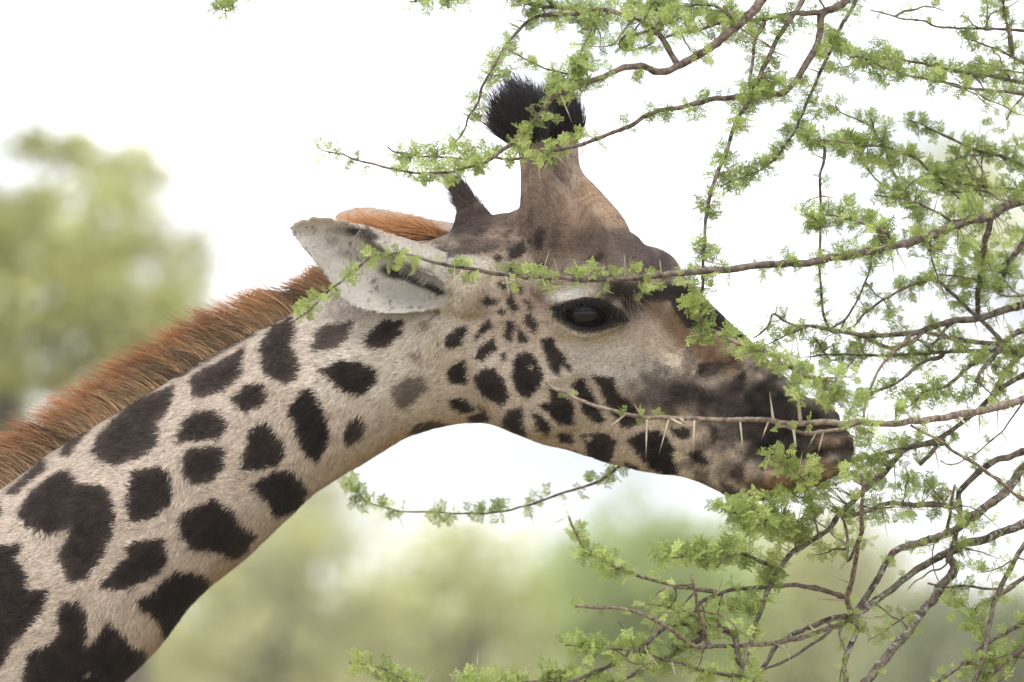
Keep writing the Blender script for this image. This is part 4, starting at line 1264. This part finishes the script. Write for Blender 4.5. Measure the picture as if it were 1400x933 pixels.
for name in BR:
    p2, p3, rad = branch_path(name)
    pts, r0, r1, y0, y1, dens, ls, bark, par = BR[name]
    # finer rings with nodes
    sl = np.concatenate([[0], np.cumsum(np.linalg.norm(np.diff(p3, axis=0), axis=1))])
    n = max(8, int(sl[-1] / (4.5 * S)))
    uu = np.linspace(0, sl[-1], n)
    fine = np.stack([np.interp(uu, sl, p3[:, k]) for k in range(3)], -1)
    fr = np.interp(uu, sl, rad)
    node = vnoise(np.stack([uu / (7 * S), 0 * uu + sum(map(ord, name))], -1), 23)
    fr = fr * (1 + (.34 if r0 < 4.2 else .13) * smooth(.70, .9, node) - .05 * (node < .3))
    o = obj('branch', tube_mesh('branch', fine, fr, 8 if r0 > 4 else 6), MATS[bark], acacia)
    BOBJ[name] = o
    fo = Foliage()
    FOL[name] = fo
    inframe = (p2[:, 0] > -40) & (p2[:, 0] < 1460) & (p2[:, 1] > -60) & (p2[:, 1] < 1000)
    # leaf nodes
    tan = np.gradient(fine, axis=0)
    tan /= np.linalg.norm(tan, axis=1)[:, None]
    fx, fy = proj(fine)
    step = sl[-1] / n / S
    for i in range(2, n):
        if not (-30 < fx[i] < 1440 and -50 < fy[i] < 980):
            continue
        patch = .3 + .7 * smooth(.30, .55, vnoise(np.array([[uu[i] / (26 * S), sum(map(ord, name)) + .3]]), 29))[0]
        pr = DENS * (1 + .3 * (fx[i] > 1000)) * (.5 if name == 'brow_branch' and fx[i] < 970 else 1) * dens / 100. * step * 1.25 * patch * (.5 + .9 * uu[i] / sl[-1])
        if rng.random() < pr:
            rd = rng.normal(0, 1, 3); rd -= (rd @ tan[i]) * tan[i]; rd /= np.linalg.norm(rd)
            mixk = rng.random()
            fo.fascicle(fine[i] + rd * fr[i], tan[i], (LSZ * ls if name != 'brow_branch' or fx[i] > 970 else 14) * S, rng.integers(2, 5), np.array(LEAF_A) * (1 - mixk) + np.array(LEAF_B) * mixk)

# extra sprays of leaves: x, y, radius, count, branch
CL = [(500,350,13,5,'brow_branch'),(535,358,20,8,'brow_branch'),(560,356,14,4,'brow_branch'),(480,376,10,4,'brow_branch'),(427,420,16,8,'brow_branch'),(412,432,8,4,'brow_branch'),(445,403,8,4,'brow_branch'),
 (620,368,10,3,'brow_branch'),(645,378,9,4,'brow_branch'),(705,386,8,3,'brow_branch'),(735,380,15,7,'brow_branch'),(755,390,12,5,'brow_branch'),(790,373,13,6,'brow_branch'),(815,373,12,5,'brow_branch'),(840,372,12,5,'brow_branch'),(870,370,13,6,'brow_branch'),(893,386,12,6,'brow_branch'),(880,398,6,2,'brow_branch'),(822,396,6,3,'brow_branch'),(935,374,14,7,'brow_branch'),
 (958,395,16,8,'hanging'),(948,420,13,6,'hanging'),(962,340,12,5,'hanging'),(1050,105,20,9,'hanging'),(1062,115,18,8,'hanging'),(1030,128,18,9,'hanging'),(1000,40,20,8,'hanging'),
 (560,216,14,6,'arch'),(600,208,16,8,'arch'),(632,208,16,9,'arch'),(655,212,14,6,'arch'),(715,212,12,4,'arch'),(745,206,10,4,'arch'),(690,214,10,3,'arch'),(780,198,14,6,'arch'),
 (760,115,18,10,'top_sweep'),(775,130,16,9,'top_sweep'),(790,120,14,7,'top_sweep'),(730,202,10,3,'top_sweep'),(712,185,7,2,'top_sweep'),(755,160,7,2,'top_sweep'),(800,100,14,7,'top_sweep'),(650,222,14,5,'top_sweep'),(960,78,14,5,'top_sweep'),
 (770,28,16,7,'upper'),(795,30,18,9,'upper'),(820,32,18,9,'upper'),(850,18,16,7,'upper'),(880,30,16,7,'upper'),(905,35,16,8,'upper'),(930,40,18,9,'upper'),(960,30,20,9,'arch_arm'),(990,42,16,7,'arch_arm'),(940,15,16,7,'top_tangle'),(900,5,16,7,'top_tangle'),(1015,55,18,8,'arch_arm'),
 (790,82,14,8,'drop_twig'),(680,105,14,6,'upper_arc'),
 (1120,300,18,10,'leafy_arm'),(1145,305,18,9,'leafy_arm'),(1160,290,14,6,'leafy_arm'),(1190,310,14,5,'leafy_arm'),
 (1000,700,18,11,'feather_top'),(1025,692,17,10,'feather_top'),(1055,690,20,12,'feather_top'),(1085,680,20,12,'feather_top'),(1110,690,18,10,'feather_top'),(1130,668,17,10,'mouth_stick'),(1040,722,18,9,'feather_top'),(1075,715,18,9,'feather_top'),(1010,722,14,6,'feather_top'),(1100,660,16,8,'mouth_stick'),
 (1170,625,16,9,'mouth_stick'),(1190,645,18,11,'mouth_stick'),(1178,660,14,7,'mouth_stick'),(1205,625,16,7,'mouth_stick'),(1060,622,9,4,'mouth_sprig'),(1078,618,8,3,'mouth_sprig'),(1108,640,9,4,'mouth_sprig'),(1143,638,8,4,'mouth_sprig'),(1070,632,8,3,'mouth_sprig'),
 (1235,668,20,11,'mouth_bar'),(1260,665,20,11,'mouth_bar'),(1285,672,18,9,'mouth_bar'),(1245,690,16,6,'mouth_bar'),
 (1125,530,18,8,'front_droop'),(1150,540,20,9,'front_droop'),(1140,515,16,7,'front_droop'),(1160,560,16,6,'front_droop'),(1110,520,12,5,'front_droop'),(1175,575,12,6,'muzzle_branch'),(1190,585,12,5,'muzzle_branch'),(1165,522,12,4,'front_droop'),
 (1250,540,18,9,'lichen_low'),(1270,530,16,7,'lichen_low'),(1290,550,18,8,'lichen_low'),(1235,555,14,6,'lichen_low'),(1310,545,14,6,'lichen_low'),(1265,585,12,4,'muzzle_branch'),
 (930,756,12,6,'feather_arm'),(960,750,12,6,'feather_arm'),(1000,742,16,8,'feather_arm'),(910,755,9,4,'feather_arm'),
 (985,840,18,9,'thick_low'),(1005,828,16,8,'mouth_stick'),(1030,815,14,6,'mouth_stick'),(1025,835,14,7,'mouth_stick'),(1060,760,14,6,'mouth_stick'),(1080,740,16,7,'mouth_stick'),(1055,790,12,5,'mouth_stick'),
 (965,925,16,7,'reach_left'),(995,920,14,6,'reach_left'),(1025,925,14,6,'mouth_stick'),(840,895,14,6,'reach_left'),(880,910,16,8,'thick_low'),(905,905,14,6,'thick_low'),(920,880,14,6,'thick_low'),(795,884,12,6,'reach_left'),(815,890,10,4,'reach_left'),(870,880,12,5,'reach_low'),
 (1310,830,20,10,'side_stem'),(1325,850,18,9,'low_stem'),(1335,870,16,7,'low_stem'),(1320,912,16,8,'corner_low'),(1350,905,16,7,'corner_stem'),(1375,895,12,4,'corner_stem'),(1300,810,14,5,'side_thin'),(1320,770,10,4,'lichen_limb_low'),(1350,930,14,5,'corner_stem'),
 (1330,352,20,7,'pillar'),(1300,362,18,6,'pillar'),(1365,345,18,6,'lean_right'),(1280,352,16,5,'steep'),(1360,212,16,7,'middle_tip'),(1385,222,16,7,'middle_tip'),(1390,200,12,5,'middle_tip'),(1262,385,14,6,'lean'),(1330,395,14,5,'pillar'),(1385,375,16,6,'lean_right'),
 (500,900,14,6,'bottom_spray'),(490,906,10,4,'bottom_spray'),(525,925,12,5,'bottom_spray'),(640,930,14,5,'bottom_row'),(680,928,14,6,'bottom_row'),(710,928,14,6,'bottom_row'),(745,924,14,7,'bottom_row'),(775,922,12,5,'bottom_row'),
 (480,665,9,4,'hidden_jaw'),(488,685,8,3,'hidden_jaw'),(800,755,12,6,'curl_left'),(820,768,12,6,'curl_left'),(840,778,12,7,'curl_left'),(790,730,10,5,'curl_left'),(1285,105,10,5,'pair_lower'),(1240,95,12,5,'pair_upper'),(1210,110,8,4,'pair_lower'),(1110,192,10,5,'hook'),(1165,200,12,6,'hook'),(1205,215,14,7,'hook'),(1180,215,12,5,'hook'),(1345,175,10,3,'middle_tip'),
 (1125,512,16,8,'front_droop'),(1140,548,18,9,'front_droop'),(1165,545,16,8,'front_droop'),(1100,535,12,5,'front_droop'),(1180,610,16,9,'mouth_stick'),(1198,660,16,9,'mouth_stick'),(1165,645,14,7,'mouth_stick'),(1145,660,16,9,'mouth_stick'),(1050,705,20,10,'feather_top'),(1020,708,18,9,'feather_top'),(1215,608,14,6,'mouth_stick'),(1225,560,14,6,'muzzle_branch'),(1320,330,20,9,'brow_branch'),(1285,310,14,6,'brow_branch'),(1300,245,14,6,'shelf'),(1260,255,12,5,'brow_up'),(1350,365,18,8,'lean_right'),(1310,380,18,8,'lean'),(1240,395,12,5,'curl'),(1180,470,12,5,'under_bridge'),(1150,500,12,5,'under_bridge'),(1250,485,12,6,'under_bridge'),(1300,470,12,5,'under_bridge'),(1040,130,16,7,'hanging'),(1010,180,10,5,'hanging'),(985,225,10,5,'hanging'),(1130,150,10,5,'slant'),(1095,175,12,6,'slant'),(1060,222,14,7,'slant'),(1015,250,14,7,'slant'),(1145,60,10,5,'slant'),(870,60,12,6,'loop_twig'),(740,25,12,5,'upper'),(720,5,12,5,'upper'),(640,2,12,5,'far_left_spray'),(590,2,12,5,'far_left_spray'),(310,8,8,4,'far_left_tip'),(1215,720,10,3,'mouth_bar'),(1185,745,10,3,'dry_pole'),(1345,480,10,3,'lichen_low'),(1385,490,14,5,'right_wedge'),(1390,245,14,6,'shelf'),(1330,275,14,5,'brow_branch'),(1300,290,12,4,'brow_branch'),(1380,320,16,6,'brow_branch')]
for (x, y, r_, n, b) in CL:
    p2, p3, rad = PATHS[b]
    dd = np.hypot(p2[:, 0] - x, p2[:, 1] - y)
    i = int(np.argmin(dd))
    o3 = p3[i]
    onface = b == 'brow_branch' and x < 970
    for _ in range(int(math.ceil(n * (.6 if onface else .62)))):
        a, q = rng.random() * 6.283, math.sqrt(rng.random()) * r_ * (.75 if onface else .92)
        yy = o3[1] + rng.normal(0, .018)
        p = PP(x + q * math.cos(a), y + q * math.sin(a) * .8, yy)
        ax = p - o3
        L_ = np.linalg.norm(ax) + 1e-6
        ax = ax / L_
        # short stalk from the branch
        sdv = np.cross(ax, (0, 1, 0)); sdv /= np.linalg.norm(sdv) + 1e-9
        w = .0007
        if L_ < .09:
            FOL[b].q.append(np.array([[o3 - sdv * w, o3 + sdv * w, p + sdv * w * .6, p - sdv * w * .6]]))
            FOL[b].c.append(np.tile(np.array((.17, .15, .06)), (1, 4, 1)))
        mixk = rng.random()
        FOL[b].fascicle(p, ax, (12 if onface else 15.5) * S, rng.integers(2, 5), np.array(LEAF_A) * (1 - .7 * mixk) + np.array(LEAF_B) * .7 * mixk)
# fine crooked twigs through the tangle, each on its branch
gt = np.random.default_rng(44)
names = [n for n in BR if n not in ('brow_branch', 'muzzle_branch', 'far_left_tip', 'far_left_spray', 'hidden_jaw')]
made = 0
while made < 95:
    b = names[gt.integers(len(names))]
    p2, p3, rad = PATHS[b]
    i = int(gt.integers(2, len(p2)))
    x, y = p2[i]
    if not ((1130 < x < 1410 and 20 < y < 930) or (760 < x < 1130 and (y > 770 or y < 60))) or (x < 1180 and 470 < y < 690):
        continue
    a = gt.uniform(0, 6.283)
    L_ = gt.uniform(35, 95)
    q = [(x, y)]
    for k in range(5):
        a += gt.normal(0, .35)
        q.append((q[-1][0] + math.cos(a) * L_ / 5, q[-1][1] + math.sin(a) * L_ / 5 * .9))
    q = catmull(q, 4)
    yy = p3[i, 1] + np.linspace(0, gt.uniform(-.06, .06), len(q))
    w3 = P(q[:, 0], q[:, 1], yy)
    w3[0] = p3[i]
    to = obj('twig', tube_mesh('twig', w3, np.linspace(1.5, .6, len(q)) * S * gt.uniform(.8, 1.25), 5), M_TWIG if gt.random() < .6 else M_PALE, BOBJ[b])
    if gt.random() < .75:
        for k in range(3, len(q), gt.integers(2, 5)):
            mixk = rng.random()
            ax = w3[k] - w3[k - 1]
            FOL[b].fascicle(w3[k], ax / np.linalg.norm(ax), 14 * S, 2, np.array(LEAF_A) * (1 - mixk) + np.array(LEAF_B) * mixk)
    made += 1
for name in BR:
    FOL[name].build(BOBJ[name])
# thorns: base x,y, tip x,y, branch, thickness px
TH = [(742,377,751,342,'brow_branch',1.5),(762,382,756,350,'brow_branch',1.5),(807,372,810,354,'brow_branch',1.5),(806,385,807,410,'brow_branch',1.6),(852,369,854,347,'brow_branch',1.8),(904,371,902,354,'brow_branch',1.8),(695,381,697,412,'brow_branch',1.6),(742,380,747,396,'brow_branch',1.5),(623,368,622,402,'brow_branch',1.2),(630,370,626,398,'brow_branch',1.0),
 (880,570,866,551,'muzzle_branch',2),(884,575,883,632,'muzzle_branch',2),(912,574,900,625,'muzzle_branch',1.9),(915,576,941,585,'muzzle_branch',2.6),(948,577,947,627,'muzzle_branch',2),(1014,578,1017,626,'muzzle_branch',2),(852,570,830,587,'muzzle_branch',1.8),(1055,572,1052,534,'muzzle_branch',2.4),(1091,572,1088,512,'muzzle_branch',3.4),(1050,580,1041,602,'muzzle_branch',2),(1085,586,1089,618,'muzzle_under',2.4),(1093,648,1097,617,'mouth_sprig',1.6),(1115,588,1105,612,'muzzle_under',1.6),(1125,592,1117,625,'muzzle_under',1.6),(927,570,938,578,'muzzle_branch',2),
 (656,142,672,177,'upper_arc',1.5),(645,155,658,187,'upper_arc',1.4),(615,186,594,164,'upper_arc',1.0),(640,154,609,146,'upper_arc',1.0),(637,172,672,204,'upper_arc',1.0),(700,72,712,90,'cross_twig',1.0),
 (734,216,739,256,'arch',2),(755,210,740,240,'arch',2),(756,210,778,232,'arch',2.2),(800,203,799,230,'arch',1.4),(590,212,569,190,'arch',1),(690,214,702,228,'arch',1),(770,135,784,172,'top_sweep',1.8),(795,118,806,150,'top_sweep',1.2),(682,2,683,28,'upper',1),
 (1215,340,1224,389,'brow_branch',1.4),(1225,338,1244,376,'brow_branch',1.4),(1240,392,1256,419,'curl',1.6),(1130,353,1136,382,'brow_branch',1.2),(1257,392,1258,418,'curl',1),(1215,408,1214,426,'curl',1),
 (1334,562,1340,612,'muzzle_branch',1.4),(1361,557,1363,610,'muzzle_branch',1.4),(1370,590,1389,618,'thorn_twig',1.3),(1335,437,1342,470,'bridge',1.4),(1255,500,1283,522,'mid_fork',1.4),(1287,500,1303,536,'lichen_low',1.5),(1215,486,1215,526,'under_bridge',1.2),(1176,486,1187,522,'under_bridge',1.0),(1206,692,1214,738,'mouth_bar',1.6),(1221,632,1226,686,'mouth_stick',1.6),(1250,611,1256,640,'mouth_stick',1.4),(1274,608,1286,652,'crossing',1.6),(1310,572,1330,590,'muzzle_branch',2.4),(1343,500,1346,538,'lichen_stub',1.4),(1369,427,1372,450,'bridge',1.2),(1290,530,1302,545,'lichen_low',1.2),
 (977,812,990,786,'long_low',1.8),(1040,806,1050,790,'long_low',1.2),(992,810,997,852,'long_low',1.5),(1085,787,1035,754,'mouth_stick',1.9),(1060,740,1078,728,'mouth_stick',1.5),(879,878,897,920,'reach_low',1.8),(888,886,905,916,'reach_left',1.6),(845,902,855,925,'reach_low',1.9),(862,890,860,906,'reach_left',1.7),(812,888,814,917,'reach_left',1.7),(1010,884,1017,926,'sweeping',1.8),(1076,876,1083,920,'sweeping',1.8),(1111,866,1092,838,'sweeping',2.6),(1156,820,1116,819,'dry_pole',2.6),(1163,795,1127,782,'dry_pole',1.8),(1242,842,1227,823,'lichen_rod',1.5),(1354,806,1353,780,'side_stem',1.3),(1200,832,1216,847,'sweeping',1.6),(1030,881,990,893,'sweeping',1.3),(1060,880,1090,900,'sweeping',1.6),
 (654,936,654,886,'bottom_row',1.5),(746,930,747,903,'bottom_row',1.3),(585,940,594,914,'bottom_spray',1.4),(765,931,764,908,'bottom_row',1.1),(720,933,718,910,'bottom_row',1.1),(830,886,822,868,'reach_left',1.6),(850,890,852,868,'reach_left',1.6),(915,905,925,930,'reach_left',1.5),(930,908,938,930,'reach_left',1.3),(540,700,556,730,'hidden_jaw',1),(608,702,626,728,'hidden_jaw',1.1),(604,702,600,726,'hidden_jaw',1),(722,691,732,727,'hidden_jaw',1),(833,648,826,668,'hidden_jaw',2),
 (985,770,980,745,'feather_arm',1.2),(1075,745,1050,740,'mouth_stick',1.4),(958,822,975,850,'long_low',1.3),(1385,846,1392,825,'low_stem',1.3),(1368,815,1366,832,'side_stem',1.2),(1390,800,1392,828,'side_stem',1.2)]
def thorn_mesh(a, b, r):
    d = b - a
    L_ = np.linalg.norm(d)
    d = d / L_
    s1 = np.cross(d, (0.3, 1, 0.1)); s1 /= np.linalg.norm(s1); s2 = np.cross(d, s1)
    vs = []
    for t, rr in ((-.04, 1.25), (.06, 1.0), (.5, .62)):
        for k in range(6):
            an = k * math.pi / 3
            vs.append(a + d * L_ * t + (math.cos(an) * s1 + math.sin(an) * s2) * r * rr)
    vs.append(b)
    f = grid_faces(3, 6)
    f += [(12 + k, 12 + (k + 1) % 6, 18) for k in range(6)] + [tuple(reversed(range(6)))]
    m = bpy.data.meshes.new('thorn')
    m.from_pydata([tuple(v) for v in vs], [], f)
    m.polygons.foreach_set('use_smooth', np.ones(len(m.polygons), bool))
    return m
for (x0, y0, x1, y1, b, w) in TH:
    p2, p3, rad = PATHS[b]
    i = int(np.argmin(np.hypot(p2[:, 0] - x0, p2[:, 1] - y0)))
    a = p3[i]
    yb = a[1] - rng.uniform(.004, .03)
    tip = PP(x1, y1, yb)
    obj('thorn', thorn_mesh(a + (tip - a) / np.linalg.norm(tip - a) * rad[i] * .7, tip, .78 * w * S), M_THORN, BOBJ[b])
# more thorns in pairs along the tangle
cnt = 0
for name in BR:
    if name in ('muzzle_branch', 'brow_branch', 'top_sweep', 'arch'):
        continue
    p2, p3, rad = PATHS[name]
    tan = np.gradient(p3, axis=0); tan /= np.linalg.norm(tan, axis=1)[:, None] + 1e-9
    for i in range(3, len(p3) - 1):
        x, y = p2[i]
        if not (300 < x < 1400 and 0 < y < 933) or rng.random() > (.10 if x > 950 else .04) or cnt > 175:
            continue
        for s in ((-1, 1) if rng.random() < .5 else (1,)):
            rd = rng.normal(0, 1, 3); rd[1] *= .5; rd -= (rd @ tan[i]) * tan[i]; rd /= np.linalg.norm(rd)
            d = rd + tan[i] * rng.uniform(-.4, .4)
            d /= np.linalg.norm(d)
            obj('thorn', thorn_mesh(p3[i] + d * rad[i] * .7, p3[i] + d * (rad[i] + rng.uniform(14, 34) * S), rng.uniform(.8, 1.3) * S), M_THORN, BOBJ[name])
            cnt += 1
print('thorns', cnt + len(TH), 'leaf quads', sum(len(q) for f in FOL.values() for q in f.q))
#BACKGROUND
# ------------------------------------------------------------------ bush and trees far behind
def far_tree(name, label, px, dist, py, rx, rz, ncl, tint, seed, group, gap=0.0, leaf=.07, per=80, cl=.34):
    g = np.random.default_rng(seed)
    Y = CAM[1] + dist
    c = PP(px, py, Y)
    sc = dist / FPX
    rX, rZ = rx * sc, rz * sc
    root = empty(name, label, 'tree', group)
    # trunk with limbs
    q = catmull([(c[0] + .15, Y, -.05), (c[0] + .05 * rX, Y + .1, c[2] * .3), (c[0] - .1 * rX, Y, c[2] * .62), (c[0], Y, c[2])], 5)
    rg = [tube_rings(q, np.linspace(.20, .07, len(q)) * (c[2] / 6.0 + .2), 8)]
    cc = []
    while len(cc) < ncl:
        u = g.normal(0, 1, 3); u /= np.linalg.norm(u)
        u *= g.uniform(.25, 1.0) ** .6
        if gap and vnoise(np.array([u * 1.5 + 7]), seed, 1.4)[0] < gap:
            continue
        cc.append(c + u * np.array((rX, rX * .8, rZ)))
    cc = np.array(cc)
    lv, lf = [np.array(rg[0]).reshape(-1, 3)], [np.array(grid_faces(len(q), 8))]
    off = len(lv[0])
    for k in range(0, ncl, max(1, ncl // 9)):
        b = q[g.integers(len(q) // 2, len(q))]
        mid = (b + cc[k]) / 2 + np.array((0, 0, -.1 * rZ))
        path = catmull([b, mid, cc[k]], 4)
        r = np.array(tube_rings(path, np.linspace(.06, .015, len(path)), 5)).reshape(-1, 3)
        lv.append(r); lf.append(np.array(grid_faces(len(path), 5)) + off); off += len(r)
    obj('trunk', mesh_np('trunk', np.vstack(lv), np.vstack(lf)), M_TRUNK, root)
    n = ncl * per
    ci = np.repeat(np.arange(ncl), per)
    u = g.normal(0, 1, (n, 3)); u /= np.linalg.norm(u, axis=1)[:, None]
    size = cl * g.uniform(.6, 1.4, ncl)
    p = cc[ci] + u * (g.random(n) ** .45 * size[ci])[:, None] * np.array((1.15, 1.15, .8))
    a = g.normal(0, 1, (n, 3)); a /= np.linalg.norm(a, axis=1)[:, None]
    b = np.cross(a, g.normal(0, 1, (n, 3))); b /= np.linalg.norm(b, axis=1)[:, None]
    s = leaf * g.uniform(.6, 1.3, n)[:, None]
    quad = np.stack([p - a * s, p - b * s * .42, p + a * s, p + b * s * .42], 1)
    col = np.array(tint)[None] * np.exp(g.normal(0, .18, ncl))[ci][:, None] * np.exp(g.normal(0, .15, (n, 1)))
    yel = g.random(ncl)[ci][:, None]
    col = col * (1 - .25 * yel) + np.array((.24, .20, .08)) * .25 * yel
    m = mesh_np('crown', quad.reshape(-1, 3), np.arange(n * 4).reshape(-1, 4), False)
    set_col(m, np.repeat(col, 4, 0))
    obj('crown', m, M_FARLEAF, root)
    return root
OL, GR, DK, PALE = (.48, .50, .20), (.40, .49, .20), (.25, .28, .16), (.55, .56, .30)
far_tree('leafy_tree', 'tall loose olive green tree behind the mane, sky showing through its gaps', 20, 44, 385, 275, 225, 210, OL, 101, 'trees behind the giraffe', .34, .07, 46, .27)
far_tree('leafy_tree', 'airy pale green tree just behind the ear tip and upper mane', 190, 50, 420, 125, 190, 60, PALE, 104, 'trees behind the giraffe', .30, .07, 40, .30)
far_tree('leafy_tree', 'thin pale green tree showing behind the tangle of bare twigs', 1600, 52, 280, 400, 230, 50, PALE, 102, 'trees behind the giraffe', .42, .07, 70, .32)
row = [(-190, 66, 800, 230, 230, 60, OL), (110, 62, 850, 220, 240, 64, PALE), (390, 70, 815, 190, 195, 90, PALE), (640, 74, 880, 170, 165, 80, OL), (890, 66, 830, 160, 150, 80, GR), (1110, 70, 840, 170, 150, 80, PALE), (1330, 64, 910, 160, 120, 46, DK), (1560, 70, 880, 170, 160, 44, GR)]
LB = ['broad olive bush tree far behind the lower end of the mane', 'broad pale bush tree behind the neck', 'pale yellowish bush tree under the arch of the throat', 'dull olive bush tree beneath the hanging twig under the jaw',
      'fresh green bush tree below the chin', 'pale bush tree behind the leafy sprays at the mouth', 'dark green bush tree behind the lichen covered rod', 'green bush tree beyond the acacia trunk']
for i, (px, dist, py, rx, rz, n, t) in enumerate(row):
    far_tree('bush_tree', LB[i], px, dist, py, rx, rz, n, t, 200 + i, 'trees behind the giraffe', 0, .085, 75, .55)
back = [(-60, 105, 930, 300, 170), (330, 100, 920, 280, 190), (700, 108, 950, 280, 170), (1040, 100, 950, 280, 190), (1400, 106, 960, 300, 170)]
LB = ['hazy tree line clump far behind the neck', 'hazy tree line clump far behind the throat', 'hazy tree line clump far below the hanging twig', 'hazy tree line clump far below the chin', 'hazy tree line clump far behind the dark bush']
for i, (px, dist, py, rx, rz) in enumerate(back):
    far_tree('bush_tree', LB[i], px, dist, py, rx, rz, 80, PALE if i % 2 else OL, 300 + i, 'trees behind the giraffe', .15, .12, 90, .8)
# sparse dry grass round the animal's feet and the tree
ng = 26000
gx_ = rng.uniform(-14, 14, ng); gy_ = rng.uniform(-6, 40, ng)
h = rng.uniform(.12, .45, ng)
az = rng.random(ng) * 6.28
ww = .006
b0 = np.stack([gx_, gy_, np.full(ng, -.02)], -1)
sv = np.stack([np.cos(az), np.sin(az), 0 * az], -1) * ww
tp_ = b0 + np.stack([rng.normal(0, .12, ng), rng.normal(0, .12, ng), h], -1)
gm = mesh_np('grass', np.stack([b0 - sv, b0 + sv, tp_], 1).reshape(-1, 3), np.arange(ng * 3).reshape(-1, 3), False)
set_col(gm, np.repeat(np.array((.30, .25, .12)) * np.exp(rng.normal(0, .2, (ng, 1))), 3, 0))
obj('grass', gm, M_GRASS, None, kind='stuff', label='thin dry yellow grass on the savanna ground')
# thin pale haze, added to lighten the far trees
HAZE = 0.0010
if HAZE:
    x0, x1, y0, y1, z0, z1 = -620, 620, -310, 1520, -1.5, 16.0
    hv_ = np.array([(x0, y0, z0), (x1, y0, z0), (x1, y1, z0), (x0, y1, z0), (x0, y0, z1), (x1, y0, z1), (x1, y1, z1), (x0, y1, z1)])
    hf = np.array([(0, 3, 2, 1), (4, 5, 6, 7), (0, 1, 5, 4), (1, 2, 6, 5), (2, 3, 7, 6), (3, 0, 4, 7)])
    hm = bpy.data.materials.new('thin haze')
    hm.use_nodes = True
    hn = hm.node_tree
    hn.nodes.clear()
    ho = hn.nodes.new('ShaderNodeOutputMaterial')
    pv = hn.nodes.new('ShaderNodeVolumePrincipled')
    pv.inputs['Density'].default_value = HAZE
    pv.inputs['Color'].default_value = (.95, .95, .93, 1)
    pv.inputs['Anisotropy'].default_value = 0.2
    hn.links.new(pv.outputs['Volume'], ho.inputs['Volume'])
    obj('haze', mesh_np('haze', hv_, hf, False), hm, None, kind='stuff', label='pale thin haze added to lighten the far trees')

print('triangles', sum(sum(len(p.vertices) - 2 for p in m.polygons) if len(m.polygons) < 2000 else len(m.loops) - 2 * len(m.polygons) for m in bpy.data.meshes))
